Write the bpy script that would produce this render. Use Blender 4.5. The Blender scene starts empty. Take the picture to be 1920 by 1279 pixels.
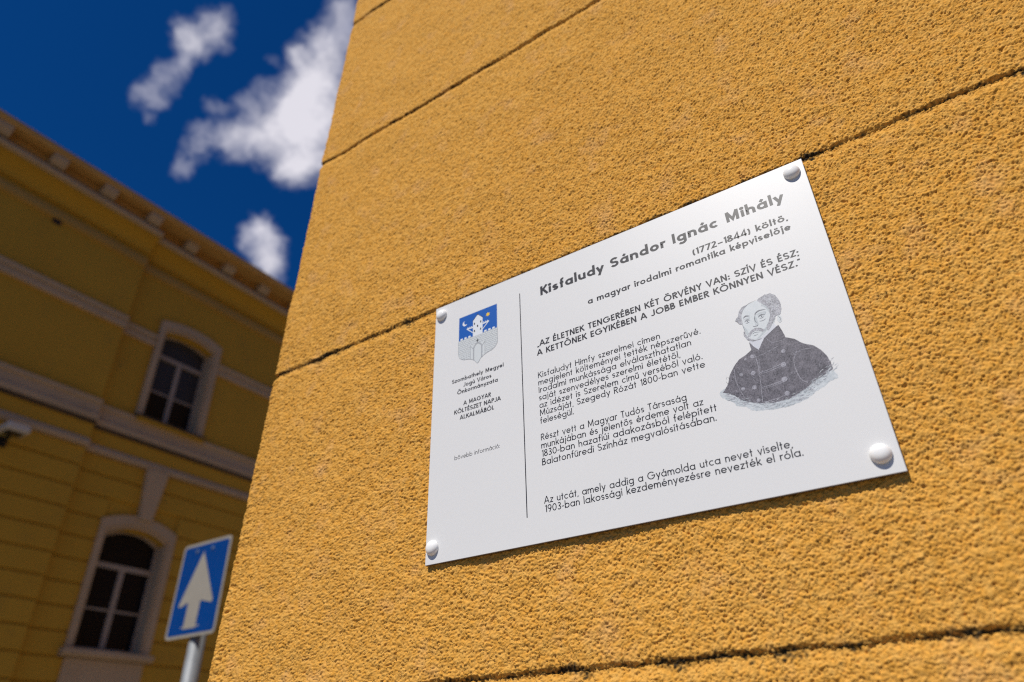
import bpy, bmesh, math, random
import numpy as np
from mathutils import Vector, Matrix

random.seed(7)
rng = np.random.default_rng(11)
SC = bpy.context.scene
COL = SC.collection
EYE = 1.60          # camera height above the pavement
CAMY = -0.5175      # camera stands half a metre in front of the stucco wall (wall plane Y = 0)
RD = math.radians

# ------------------------------------------------------------------ camera
cam_d = bpy.data.cameras.new("camera")
cam = bpy.data.objects.new("camera", cam_d)
COL.objects.link(cam)
rows = [[0.835124, 0.303335, 0.458863], [0.549642, -0.427592, -0.717676], [-0.02149, 0.851559, -0.523818]]
M = Matrix(rows).to_4x4()
M.translation = Vector((0.0, CAMY, EYE))
cam.matrix_world = M
cam_d.sensor_width = 36.0
cam_d.lens = 24.114
cam_d.clip_start = 0.01
cam_d.clip_end = 2000.0
cam_d.dof.use_dof = True
cam_d.dof.focus_distance = 0.625
cam_d.dof.aperture_fstop = 4.5
cam_d.dof.aperture_blades = 9
SC.camera = cam

# ------------------------------------------------------------------ sun + sky
SUN = Vector((-0.10, -1.0, 1.46)).normalized()
sl = bpy.data.lights.new("sun", 'SUN')
sl.energy = 4.4
sl.angle = RD(0.53)
sl.color = (1.0, 0.955, 0.885)
so = bpy.data.objects.new("sun", sl)
COL.objects.link(so)
so.rotation_euler = SUN.to_track_quat('Z', 'Y').to_euler()
so.location = (0, -5, 8)

world = bpy.data.worlds.new("World")
SC.world = world
world.use_nodes = True
world.cycles.sampling_method = 'MANUAL'
world.cycles.sample_map_resolution = 1024


class NT:
    """small helper to write node trees"""
    def __init__(s, tree):
        s.t = tree
        s.n = tree.nodes
        s.l = tree.links

    def new(s, typ, **kw):
        nd = s.n.new(typ)
        for k, v in kw.items():
            setattr(nd, k, v)
        return nd

    def put(s, sock, v):
        if hasattr(v, 'is_output') or isinstance(v, bpy.types.NodeSocket):
            s.l.new(v, sock)
        else:
            sock.default_value = v

    def math(s, op, a, b=None, c=None, clamp=False):
        nd = s.new('ShaderNodeMath', operation=op, use_clamp=clamp)
        for i, v in enumerate((a, b, c)):
            if v is not None:
                s.put(nd.inputs[i], v)
        return nd.outputs[0]

    def vmath(s, op, a, b=None, scale=None):
        nd = s.new('ShaderNodeVectorMath', operation=op)
        s.put(nd.inputs[0], a)
        if b is not None:
            s.put(nd.inputs[1], b)
        if scale is not None:
            s.put(nd.inputs['Scale'], scale)
        return nd

    def noise(s, vec, scale, detail=3.0, rough=0.5, lac=2.0, dist=0.0):
        nd = s.new('ShaderNodeTexNoise')
        if vec is not None:
            s.put(nd.inputs['Vector'], vec)
        nd.inputs['Scale'].default_value = scale
        nd.inputs['Detail'].default_value = detail
        nd.inputs['Roughness'].default_value = rough
        nd.inputs['Lacunarity'].default_value = lac
        nd.inputs['Distortion'].default_value = dist
        return nd

    def maprange(s, v, a, b, c, d, smooth=False):
        nd = s.new('ShaderNodeMapRange')
        nd.interpolation_type = 'SMOOTHSTEP' if smooth else 'LINEAR'
        s.put(nd.inputs['Value'], v)
        for k, x in zip(('From Min', 'From Max', 'To Min', 'To Max'), (a, b, c, d)):
            s.put(nd.inputs[k], x)
        return nd.outputs['Result']

    def mix(s, f, a, b, blend='MIX'):
        nd = s.new('ShaderNodeMix', data_type='RGBA', blend_type=blend)
        s.put(nd.inputs[0], f)
        s.put(nd.inputs[6], a)
        s.put(nd.inputs[7], b)
        return nd.outputs[2]


SKY_BLUE = (0.02, 0.26, 0.60, 1.0)      # deep, polariser-dark blue sky of the photograph
W = NT(world.node_tree)
W.n.clear()
w_out = W.new('ShaderNodeOutputWorld')
w_bg = W.new('ShaderNodeBackground')
w_bg.inputs['Strength'].default_value = 0.10
W.l.new(w_bg.outputs[0], w_out.inputs[0])
w_sky = W.new('ShaderNodeTexSky', sky_type='NISHITA')
w_sky.sun_disc = False
w_sky.sun_elevation = math.asin(SUN.z)
w_sky.sun_rotation = math.atan2(SUN.x, SUN.y)
w_sky.air_density = 1.0
w_sky.dust_density = 0.3
w_sky.ozone_density = 2.0
w_tc = W.new('ShaderNodeTexCoord')
w_dir = W.vmath('NORMALIZE', w_tc.outputs['Generated']).outputs[0]
sky_col = W.mix(1.0, w_sky.outputs[0], SKY_BLUE, 'MULTIPLY')

# clouds far off, given as directions on the sky (x, y, z, radius, weight)
CLOUDS = [(-0.5725, 0.2384, 0.7845, 0.0207, 0.9), (-0.5936, 0.2347, 0.7698, 0.0256, 0.95), (-0.6103, 0.2373, 0.7558, 0.0208, 0.8), (-0.6037, 0.2198, 0.7663, 0.018, 0.6), (-0.5806, 0.2566, 0.7727, 0.0161, 0.6), (-0.6156, 0.2195, 0.7568, 0.0132, 0.45), (-0.6392, 0.2322, 0.7331, 0.0183, 0.85), (-0.6584, 0.2314, 0.7162, 0.0182, 0.75), (-0.6729, 0.2256, 0.7045, 0.0145, 0.7), (-0.6666, 0.2442, 0.7043, 0.0123, 0.6), (-0.6804, 0.2462, 0.6902, 0.008, 0.5), (-0.6255, 0.237, 0.7434, 0.0122, 0.6), (-0.4551, 0.3317, 0.8263, 0.0219, 1), (-0.4787, 0.3456, 0.8071, 0.0316, 1.1), (-0.5023, 0.3524, 0.7896, 0.0333, 1.1), (-0.5245, 0.326, 0.7865, 0.013, 0.9), (-0.5302, 0.355, 0.77, 0.0389, 1.15), (-0.5505, 0.3499, 0.758, 0.0227, 0.9), (-0.5363, 0.3844, 0.7514, 0.0453, 1.3), (-0.5633, 0.3694, 0.7391, 0.034, 1.1), (-0.5877, 0.3572, 0.7259, 0.0297, 0.95), (-0.6095, 0.3476, 0.7126, 0.0269, 0.9), (-0.5702, 0.3979, 0.7187, 0.0418, 1.2), (-0.5749, 0.4247, 0.6993, 0.0311, 1.0), (-0.6079, 0.4058, 0.6825, 0.0223, 0.9), (-0.5903, 0.4027, 0.6996, 0.0307, 1.05), (-0.6097, 0.3722, 0.6998, 0.0273, 0.95), (-0.63, 0.3427, 0.6969, 0.0268, 0.85), (-0.6465, 0.32, 0.6926, 0.0237, 0.8), (-0.6593, 0.3009, 0.6891, 0.0194, 0.75), (-0.6741, 0.3036, 0.6734, 0.0168, 0.75), (-0.6865, 0.3066, 0.6593, 0.0142, 0.8), (-0.6315, 0.3202, 0.7062, 0.0197, 0.6), (-0.6289, 0.2863, 0.7228, 0.014, 0.5), (-0.6194, 0.2983, 0.7262, 0.0116, 0.45), (-0.6015, 0.3117, 0.7356, 0.0169, 0.55), (-0.5788, 0.3186, 0.7507, 0.017, 0.6), (-0.5535, 0.3083, 0.7737, 0.009, 0.45), (-0.4957, 0.3252, 0.8053, 0.013, 0.5), (-0.5861, 0.3361, 0.7372, 0.0199, 0.6), (-0.6011, 0.3242, 0.7305, 0.0171, 0.5), (-0.6606, 0.4075, 0.6306, 0.0153, 0.8), (-0.6784, 0.4117, 0.6085, 0.0195, 0.9), (-0.6735, 0.4275, 0.603, 0.0253, 1.05), (-0.6696, 0.4459, 0.594, 0.0213, 1.0), (-0.6806, 0.4524, 0.5763, 0.0242, 1.0), (-0.6604, 0.4186, 0.6234, 0.0168, 0.85), (-0.6836, 0.3987, 0.6113, 0.011, 0.5), (-0.6573, 0.439, 0.6125, 0.0142, 0.7)]
nA = W.noise(w_dir, 22.0, 6.0, 0.66)
warp = W.vmath('SUBTRACT', nA.outputs['Color'], (0.5, 0.5, 0.5)).outputs[0]
wdir = W.vmath('ADD', w_dir, W.vmath('SCALE', warp, scale=0.045).outputs[0]).outputs[0]
acc = None
for (cx, cy, cz, cr, cw) in CLOUDS:
    dist = W.vmath('DISTANCE', wdir, (cx, cy, cz)).outputs['Value']
    v = W.maprange(dist, cr * 1.6, 0.0, 0.0, cw, smooth=True)
    acc = v if acc is None else W.math('ADD', acc, v)
acc = W.math('MINIMUM', acc, 2.6)
nB = W.noise(wdir, 30.0, 6.0, 0.62)
wisp = W.math('MULTIPLY', W.math('SUBTRACT', nB.outputs[0], 0.52), 2.6)
dens = W.math('ADD', acc, W.math('MULTIPLY', W.math('MULTIPLY', wisp, 1.25), W.math('MINIMUM', acc, 0.9)))
# scattered fair-weather clouds in the rest of the sky
cl = W.noise(w_dir, 3.1, 7.0, 0.58)
away = W.maprange(W.vmath('DISTANCE', w_dir, (-0.62, 0.30, 0.72)).outputs['Value'], 0.42, 0.62, 0.0, 1.0, smooth=True)
far_c = W.math('MULTIPLY', W.maprange(cl.outputs[0], 0.55, 0.66, 0.0, 1.0, smooth=True), away)
mask = W.math('MAXIMUM', W.maprange(dens, 0.15, 2.30, 0.0, 1.0), far_c)
nC = W.noise(w_dir, 14.0, 4.0, 0.55)
shade = W.maprange(W.math('ADD', W.math('MULTIPLY', acc, 0.35), nC.outputs[0]), 0.45, 1.15, 0.0, 1.0)
cloud_col = W.mix(shade, (4.2, 4.3, 5.7, 1), (7.6, 7.4, 8.1, 1))
final = W.mix(mask, sky_col, cloud_col)
W.l.new(final, w_bg.inputs['Color'])

SC.render.engine = 'CYCLES'
SC.cycles.use_denoising = False
SC.cycles.pixel_filter_type = 'BLACKMAN_HARRIS'
SC.cycles.filter_width = 1.15
SC.cycles.denoising_input_passes = 'RGB_ALBEDO_NORMAL'
SC.cycles.max_bounces = 6
SC.cycles.diffuse_bounces = 4
SC.view_settings.view_transform = 'Standard'
SC.view_settings.look = 'None'
SC.view_settings.gamma = 1.0
SC.view_settings.exposure = 0.0
SC.view_settings.use_curve_mapping = False


# ------------------------------------------------------------------ helpers
BASE = {}


class MB:
    """collects faces (world metres) for ONE mesh object"""
    def __init__(s):
        s.v = []; s.f = []; s.m = []

    def face(s, pts, m=0):
        i = len(s.v)
        s.v.extend(tuple(p) for p in pts)
        s.f.append(tuple(range(i, i + len(pts))))
        s.m.append(m)

    def box(s, a, b, m=0):
        x0, y0, z0 = (min(a[i], b[i]) for i in range(3))
        x1, y1, z1 = (max(a[i], b[i]) for i in range(3))
        i = len(s.v)
        s.v += [(x0, y0, z0), (x1, y0, z0), (x1, y1, z0), (x0, y1, z0), (x0, y0, z1), (x1, y0, z1), (x1, y1, z1), (x0, y1, z1)]
        for q in ((0, 3, 2, 1), (4, 5, 6, 7), (0, 1, 5, 4), (1, 2, 6, 5), (2, 3, 7, 6), (3, 0, 4, 7)):
            s.f.append(tuple(i + k for k in q)); s.m.append(m)

    def loft(s, loops, m=0, closed=True, cap=True):
        n = len(loops[0]); i = len(s.v)
        for lp in loops:
            s.v.extend(tuple(p) for p in lp)
        for r in range(len(loops) - 1):
            for k in range(n if closed else n - 1):
                a = i + r * n + k; b = i + r * n + (k + 1) % n
                s.f.append((a, b, b + n, a + n)); s.m.append(m)
        if cap:
            s.f.append(tuple(i + k for k in reversed(range(n)))); s.m.append(m)
            s.f.append(tuple(i + (len(loops) - 1) * n + k for k in range(n))); s.m.append(m)


def obj(name, mb, mats, parent=None, smooth=False, bevel=0.0, base=None):
    base = base if base is not None else (BASE[parent.name] if parent else Vector((0, 0, 0)))
    me = bpy.data.meshes.new(name)
    vs = [(v[0] - base[0], v[1] - base[1], v[2] - base[2]) for v in mb.v]
    me.from_pydata(vs, [], mb.f)
    if not isinstance(mats, (list, tuple)):
        mats = [mats]
    for mt in mats:
        me.materials.append(mt)
    if len(mats) > 1:
        me.polygons.foreach_set('material_index', mb.m)
    if smooth:
        me.polygons.foreach_set('use_smooth', [True] * len(me.polygons))
    me.update()
    o = bpy.data.objects.new(name, me)
    COL.objects.link(o)
    BASE[o.name] = Vector(base)
    if parent:
        o.parent = parent
    else:
        o.location = base
    if bevel:
        md = o.modifiers.new('bevel', 'BEVEL')
        md.width = bevel; md.segments = 2; md.limit_method = 'ANGLE'
    return o


def thing(name, label, cat, loc, group=None):
    o = bpy.data.objects.new(name, None)
    COL.objects.link(o)
    o.location = loc
    o.empty_display_size = 0.1
    BASE[o.name] = Vector(loc)
    tag(o, label, cat, group)
    return o


def tag(o, label, cat, group=None):
    o['label'] = label; o['category'] = cat
    if group:
        o['group'] = group


def principled(name, col, rough=0.6, spec=0.5, metal=0.0):
    m = bpy.data.materials.new(name)
    m.use_nodes = True
    t = NT(m.node_tree)
    b = t.n['Principled BSDF']
    b.inputs['Base Color'].default_value = (*col, 1)
    b.inputs['Roughness'].default_value = rough
    b.inputs['Specular IOR Level'].default_value = spec
    b.inputs['Metallic'].default_value = metal
    return m, t, b


def painted(name, col, col2, scale=1.2, rough=0.85, bump=0.0, bscale=60.0, spec=0.3, grime=None):
    """rendered / painted surface with soft mottling, fine grain and a little wear"""
    m, t, b = principled(name, col, rough, spec)
    geo = t.new('ShaderNodeTexCoord')
    pos = geo.outputs['Object']
    n1 = t.noise(pos, scale, 5.0, 0.6)
    n2 = t.noise(pos, scale * 9, 4.0, 0.6)
    f = t.math('ADD', t.math('MULTIPLY', n1.outputs[0], 0.7), t.math('MULTIPLY', n2.outputs[0], 0.3))
    c = t.mix(t.maprange(f, 0.35, 0.65, 0, 1), (*col, 1), (*col2, 1))
    if grime:
        g = t.noise(pos, scale * 3.3, 6.0, 0.65)
        c = t.mix(t.maprange(g.outputs[0], 0.56, 0.74, 0, 0.55), c, (*grime, 1))
    t.l.new(c, b.inputs['Base Color'])
    if bump:
        bp = t.new('ShaderNodeBump')
        bp.inputs['Strength'].default_value = bump
        bp.inputs['Distance'].default_value = 0.002
        nb = t.noise(pos, bscale, 4.0, 0.6)
        t.l.new(nb.outputs[0], bp.inputs['Height'])
        t.l.new(bp.outputs[0], b.inputs['Normal'])
    return m


# ------------------------------------------------------------------ materials
def stucco_mat(fine):
    m, t, b = principled('ochre_stucco' if fine else 'ochre_stucco_plain', (0.72, 0.36, 0.06), 0.95, 0.1)
    pos = t.new('ShaderNodeTexCoord').outputs['Object']
    n1 = t.noise(pos, 3.0, 5.0, 0.6)
    n2 = t.noise(pos, 160.0, 3.0, 0.6)
    n3 = t.noise(pos, 26.0, 4.0, 0.62)
    c = t.mix(t.maprange(n1.outputs[0], 0.3, 0.7, 0, 1), (0.64, 0.295, 0.042, 1), (0.70, 0.343, 0.057, 1))
    c = t.mix(t.maprange(n2.outputs[0], 0.30, 0.72, 0, 1), c, (0.73, 0.395, 0.092, 1))
    c = t.mix(t.maprange(n3.outputs[0], 0.55, 0.75, 0, 0.5), c, (0.70, 0.40, 0.17, 1))
    if fine:
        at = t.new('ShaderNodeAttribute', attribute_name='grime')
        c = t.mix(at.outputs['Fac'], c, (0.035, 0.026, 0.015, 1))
    t.l.new(c, b.inputs['Base Color'])
    bp = t.new('ShaderNodeBump')
    bp.inputs['Strength'].default_value = 1.0
    bp.inputs['Distance'].default_value = 0.00045 if fine else 0.0015
    nb = t.noise(pos, 560.0 if fine else 330.0, 3.0, 0.55)
    nd = t.noise(pos, 300.0, 2.0, 0.6, dist=0.6)
    pit = t.maprange(nd.outputs[0], 0.54, 0.72, 0.0, -1.3, smooth=True)
    t.l.new(t.math('ADD', t.math('MULTIPLY', nb.outputs[0], 0.9), pit), bp.inputs['Height'])
    t.l.new(bp.outputs[0], b.inputs['Normal'])
    return m


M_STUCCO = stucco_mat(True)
M_STUCCO2 = stucco_mat(False)
M_YEL = painted('yellow_facade_render', (0.54, 0.315, 0.034), (0.49, 0.28, 0.030), 0.7, 0.9, 0.25, 40, grime=(0.36, 0.22, 0.04))
M_CREAM = painted('cream_trim', (0.52, 0.385, 0.25), (0.45, 0.335, 0.215), 1.3, 0.85, 0.2, 60, grime=(0.36, 0.25, 0.15))
M_DARKTRIM = painted('dark_brown_trim', (0.09, 0.065, 0.045), (0.06, 0.045, 0.03), 2.0, 0.5)
M_EAVE = painted('painted_eave_boards', (0.58, 0.34, 0.10), (0.50, 0.28, 0.08), 2.0, 0.6)
M_FRIEZE = painted('ochre_moulding', (0.45, 0.28, 0.075), (0.40, 0.25, 0.065), 2.0, 0.7)
M_TILE = painted('clay_roof_tiles', (0.30, 0.11, 0.05), (0.20, 0.08, 0.04), 4.0, 0.8)
M_WFRAME = painted('window_frame_paint', (0.40, 0.33, 0.27), (0.33, 0.27, 0.22), 3.0, 0.45, spec=0.5)
M_PANE, _, _ = principled('dark_window_glass', (0.007, 0.008, 0.012), 0.08, 0.2)
M_BLIND = painted('grey_roller_blind', (0.045, 0.043, 0.045), (0.036, 0.035, 0.038), 5, 0.6)
M_PLAQUE, tP, bP = principled('satin_white_plaque', (0.755, 0.745, 0.725), 0.44, 0.5)
_n = tP.noise(tP.new('ShaderNodeTexCoord').outputs['Object'], 5.0, 3.0, 0.5)
tP.l.new(tP.maprange(_n.outputs[0], 0.3, 0.7, 0.38, 0.46), bP.inputs['Roughness'])
M_EDGE, _, _ = principled('plaque_core_edge', (0.10, 0.09, 0.085), 0.5)
M_INK, _, _ = principled('print_ink', (0.024, 0.022, 0.024), 0.40, 0.5)
M_CAP, _, _b = principled('glossy_white_cap', (0.93, 0.915, 0.88), 0.2, 0.4)
_b.inputs['Subsurface Weight'].default_value = 0.0
_b.inputs['Subsurface Radius'].default_value = (1.0, 0.85, 0.7)
_b.inputs['Subsurface Scale'].default_value = 0.0015
M_BLUEP, _, _ = principled('print_blue', (0.0, 0.095, 0.42), 0.42)
M_YELP, _, _ = principled('print_yellow', (0.86, 0.56, 0.03), 0.42)
M_GREYP, _, _ = principled('print_light_grey', (0.64, 0.665, 0.66), 0.42)
M_WHITEP, _, _ = principled('print_white', (0.74, 0.76, 0.78), 0.42)
M_LINEP, _, _ = principled('print_grey_line', (0.40, 0.41, 0.42), 0.42)
M_SIGNB = painted('sign_blue_sheeting', (0.001, 0.045, 0.21), (0.001, 0.038, 0.18), 6, 0.4, spec=0.15)
M_SIGNW = painted('sign_white_sheeting', (0.31, 0.285, 0.245), (0.27, 0.245, 0.205), 8, 0.5, spec=0.4)
M_ALU, _, _ = principled('dull_aluminium', (0.42, 0.42, 0.42), 0.45, 0.5, 0.8)
M_BOLT, _, _ = principled('bolt_paint', (0.09, 0.13, 0.22), 0.6, 0.2)
M_GALV = painted('galvanised_steel', (0.27, 0.29, 0.31), (0.18, 0.195, 0.21), 14, 0.5, spec=0.5)
M_LAMPW, _, _ = principled('lamp_housing_white', (0.55, 0.52, 0.48), 0.5)
M_LAMPD, _, _ = principled('lamp_dark_glass', (0.02, 0.02, 0.02), 0.15)
M_ASPH = painted('asphalt', (0.052, 0.05, 0.048), (0.04, 0.039, 0.038), 3, 0.9, 0.8, 260, grime=(0.07, 0.066, 0.06))
M_SLAB = painted('concrete_paving', (0.34, 0.29, 0.22), (0.28, 0.24, 0.18), 1.6, 0.9, 0.4, 150, grime=(0.22, 0.2, 0.17))
M_FRONT = painted('concrete_pavement', (0.22, 0.20, 0.175), (0.18, 0.165, 0.145), 1.6, 0.9, 0.4, 150)
M_STREET = painted('pale_stone_street', (0.26, 0.22, 0.17), (0.21, 0.175, 0.135), 1.6, 0.9, 0.4, 90)
M_KERB = painted('granite_kerb', (0.34, 0.33, 0.32), (0.27, 0.26, 0.25), 9, 0.85)
M_EARTH = painted('town_ground', (0.16, 0.15, 0.12), (0.10, 0.11, 0.07), 0.05, 0.95)


def engrave_mat(name, dark, light, lo, hi, scale=900.0):
    m, t, b = principled(name, dark, 0.42, 0.5)
    pos = t.new('ShaderNodeTexCoord').outputs['Object']
    a = t.noise(pos, scale, 3.0, 0.7)
    c = t.noise(pos, scale * 0.16, 3.0, 0.6)
    f = t.math('ADD', t.math('MULTIPLY', a.outputs[0], 0.65), t.math('MULTIPLY', c.outputs[0], 0.35))
    t.l.new(t.mix(t.maprange(f, lo, hi, 0, 1), (*dark, 1), (*light, 1)), b.inputs['Base Color'])
    return m


M_COAT = engrave_mat('engraved_coat', (0.040, 0.036, 0.045), (0.26, 0.24, 0.27), 0.38, 0.68)
M_LINES = engrave_mat('engraved_lines', (0.10, 0.10, 0.11), (0.32, 0.32, 0.34), 0.4, 0.62)
M_HAIR = engrave_mat('engraved_hair', (0.17, 0.165, 0.18), (0.56, 0.56, 0.59), 0.38, 0.62)
M_FACE = engrave_mat('engraved_face', (0.58, 0.615, 0.62), (0.69, 0.71, 0.71), 0.35, 0.65)
M_SHADEF = engrave_mat('engraved_face_shade', (0.40, 0.44, 0.45), (0.58, 0.61, 0.62), 0.35, 0.65)
M_SHIRT = engrave_mat('engraved_shirt', (0.55, 0.56, 0.60), (0.70, 0.70, 0.73), 0.35, 0.65)
M_FRINGE = engrave_mat('engraved_wash', (0.42, 0.46, 0.48), (0.68, 0.71, 0.72), 0.36, 0.64, 500)
M_BRAID = engrave_mat('engraved_braid', (0.22, 0.21, 0.24), (0.46, 0.45, 0.49), 0.38, 0.62)


# ------------------------------------------------------------------ ground, street, pavements
def struct(name, mb, mat):
    o = obj(name, mb, mat)
    o['kind'] = 'structure'
    return o


g = MB(); g.face([(-600, -600, -0.16), (600, -600, -0.16), (600, 600, -0.16), (-600, 600, -0.16)]); struct('ground', g, M_EARTH)
g = MB(); g.face([(-10.0, -40, -0.13), (-3.95, -40, -0.13), (-3.95, 40, -0.13), (-10.0, 40, -0.13)]); struct('road', g, M_STREET)
g = MB(); g.face([(-3.95, -12, -0.13), (40, -12, -0.13), (40, -3.0, -0.13), (-3.95, -3.0, -0.13)]); struct('road', g, M_ASPH)
paving = MB(); paving.face([(-3.8, -2.85, -0.012), (40, -2.85, -0.012), (40, 0.02, -0.012), (-3.8, 0.02, -0.012)])
pv = struct('pavement', paving, M_FRONT)
paving = MB(); paving.face([(-3.8, 0.02, -0.012), (-0.74, 0.02, -0.012), (-0.74, 40, -0.012), (-3.8, 40, -0.012)])
pv2 = struct('pavement_side', paving, M_SLAB)
fp_ = MB(); fp_.face([(-12.0, -40, -0.01), (-10.15, -40, -0.01), (-10.15, 40, -0.01), (-12.0, 40, -0.01)]); struct('pavement_far', fp_, M_SLAB)
k = MB(); k.box((-3.95, -3.0, -0.15), (-3.8, 40, 0.0)); k.box((-3.8, -3.0, -0.15), (40, -2.85, 0.0)); struct('kerb', k, M_KERB)
k = MB(); k.box((-10.15, -40, -0.15), (-10.0, 40, 0.0)); struct('kerb_far', k, M_KERB)
# paving slabs around the corner
slab_me = None
for i in range(6):
    for j in range(6):
        mb = MB(); x0 = -3.78 + i * 0.5; y0 = 0.03 + j * 0.47
        if slab_me is None:
            mb.box((0.006, 0.006, -0.05), (0.494, 0.464, 0.0))
            s0 = obj('paving_slab', mb, M_SLAB, pv2, base=Vector((0, 0, 0)))
            slab_me = s0.data
        else:
            s0 = bpy.data.objects.new('paving_slab', slab_me); COL.objects.link(s0); s0.parent = pv2
        s0.location = (x0, y0, 0.0 + 0.0015 * random.random())

# ------------------------------------------------------------------ far building (yellow, in shade), facade plane X = -12
KF = 4.0 / 3.0


def F(p, y, z):
    return (-12.0 + p * KF, y * KF + CAMY, z * KF + EYE)


facade = thing('yellow_building', 'long shaded yellow building with cream bands and arched windows across the side street', 'building', (-12.0, 4.0, 0.0))
Y0, YC, Y1 = -6.0, 3.83, 17.0      # start, corner of the projecting part, end
PL = 0.12                          # how far the left part stands forward


def fbox(mb, p0, p1, y0, y1, z0, z1, m=0):
    mb.box(F(p0, y0, z0), F(p1, y1, z1), m)


WINX = [(4.46, 5.27), (7.06, 7.87), (9.66, 10.47), (12.26, 13.07)]
ZB = -1.2

# walls
w = MB(); fbox(w, -0.6, PL, Y0, YC, ZB, 7.0)
obj('wall', w, M_YEL, facade)
w = MB()
ya = YC
for (a, b) in WINX:
    fbox(w, -0.5, 0, ya, a - 0.04, ZB, 7.0)
    for (z0, z1) in ((ZB, 1.20), (2.68, 4.12), (5.64, 7.0)):
        fbox(w, -0.5, 0, a - 0.04, b + 0.04, z0, z1)
    ya = b + 0.04
fbox(w, -0.5, 0, ya, Y1, ZB, 7.0)
w.box((-23.0, F(0, Y0, 0)[1], 0.0), (F(-0.61, 0, 0)[0], F(0, Y1, 0)[1], F(0, 0, 6.99)[2]))
obj('wall', w, M_YEL, facade)

# rusticated courses of the ground floor
g_levels = [3.50] + [3.27 - 0.266 * i for i in range(17)]
for i in range(len(g_levels) - 1):
    zt, zb = g_levels[i] - (0.0 if i == 0 else 0.012), g_levels[i + 1] + 0.012
    if zb < ZB + 0.05:
        break
    m1 = MB(); fbox(m1, PL - 0.01, PL + 0.03, Y0, YC + 0.0, zb, zt); obj('rustication_course', m1, M_YEL, facade, bevel=0.012)
    spans = []; ya = YC + 0.005
    for (a, b) in WINX:
        if zb < 2.80 and zt > 1.17:
            spans.append((ya, a - 0.10)); ya = b + 0.08
    spans.append((ya, Y1))
    for (a, b) in spans:
        m1 = MB(); fbox(m1, -0.01, 0.028, a, b, zb, zt); obj('rustication_course', m1, M_YEL, facade, bevel=0.012)


def profile(name, pts, ya, yb, off, mat):
    """moulding: profile points (p, z) swept along the facade"""
    m1 = MB()
    A = [F(p + off, ya, z) for p, z in pts]; B = [F(p + off, yb, z) for p, z in pts]
    m1.loft([A, B])
    return obj(name, m1, mat, facade)


for (ya, yb, off) in ((Y0, YC, PL), (YC + 0.002, Y1, 0.0)):
    # floor band between the storeys
    profile('sill_band', [(-.01, 3.86), (.095, 3.86), (.10, 3.93), (.065, 3.96), (.06, 4.09), (.085, 4.10), (.085, 4.15), (-.01, 4.19)], ya, yb, off, M_CREAM)
    profile('dark_strip', [(-.01, 3.815), (.075, 3.815), (.075, 3.858), (-.01, 3.858)], ya, yb, off, M_DARKTRIM)  # thin dark brown strip directly below the cream band
    profile('yellow_band', [(-.01, 3.615), (.04, 3.615), (.045, 3.813), (-.01, 3.813)], ya, yb, off, M_YEL)
    profile('string_course', [(-.01, 3.505), (.075, 3.515), (.085, 3.56), (.06, 3.612), (-.01, 3.612)], ya, yb, off, M_CREAM)
    # main cornice
    profile('frieze_moulding', [(-.01, 6.36), (.05, 6.38), (.06, 6.43), (.055, 6.49), (.03, 6.50), (-.01, 6.50)], ya, yb, off, M_FRIEZE)
    profile('cornice_cove', [(-.01, 6.60), (.04, 6.60), (.05, 6.66), (.09, 6.72), (.16, 6.77), (.23, 6.79), (.23, 6.815), (-.01, 6.815)], ya, yb, off, M_YEL)
    profile('cornice_moulding', [(-.01, 6.817), (.24, 6.817), (.28, 6.84), (.285, 6.885), (.25, 6.90), (-.01, 6.90)], ya, yb, off, M_CREAM)
    profile('dark_strip', [(-.01, 6.902), (.22, 6.902), (.235, 6.94), (-.01, 6.94)], ya, yb, off, M_DARKTRIM)  # thin dark brown strip on top of the cream moulding
    profile('bracket_frieze', [(-.01, 6.942), (.19, 6.942), (.19, 7.085), (-.01, 7.085)], ya, yb, off, M_EAVE)
    segs = [(ya, yb)]
    if off == 0.0:
        segs = []; q = ya
        for (a, b) in WINX:
            segs.append((q, a - 0.105)); q = b + 0.125
        segs.append((q, yb))
    for (a, b) in segs:
        profile('string_course', [(-.01, 5.285), (.045, 5.29), (.05, 5.35), (.03, 5.36), (.03, 5.40), (.055, 5.41), (.055, 5.465), (-.01, 5.475)], a, b, off, M_CREAM)
# eave boards, gutter, roof
profile('soffit', [(.1, 7.088), (.46, 7.088), (.46, 7.105), (.1, 7.105)], Y0, Y1, 0, M_EAVE)
profile('gutter', [(.44, 7.107), (.475, 7.09), (.50, 7.12), (.505, 7.185), (.49, 7.19), (.44, 7.19)], Y0, Y1, 0, M_EAVE)
profile('roof', [(-8.2, 7.107), (.43, 7.107), (.43, 7.20), (-3.9, 9.6), (-8.2, 7.2)], Y0, Y1, 0, M_TILE)
br = None
yb_ = 1.546 - 0.699 * 4
while yb_ < 9.0:
    off = PL if yb_ < YC - 0.1 else 0.0
    if abs(yb_ - YC) > 0.1:
        m1 = MB()
        A = [(.192, 6.945), (.25, 6.945), (.30, 6.97), (.345, 7.03), (.35, 7.086), (.192, 7.086)]
        m1.loft([[F(p + off, yb_ - 0.095, z) for p, z in A], [F(p + off, yb_ + 0.095, z) for p, z in A]])
        obj('eave_bracket', m1, M_CREAM, facade)
    yb_ += 0.699


def arch_pts(y0, y1, zb, zc, rise, n=14):
    """closed outline, bottom-left -> bottom-right -> arched top, counter-clockwise"""
    pts = [(y0, zb), (y1, zb)]
    for i in range(n + 1):
        u = 1 - 2 * i / n
        pts.append(((y0 + y1) / 2 + u * (y1 - y0) / 2, zc + rise * (1 - u * u)))
    return pts


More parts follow.
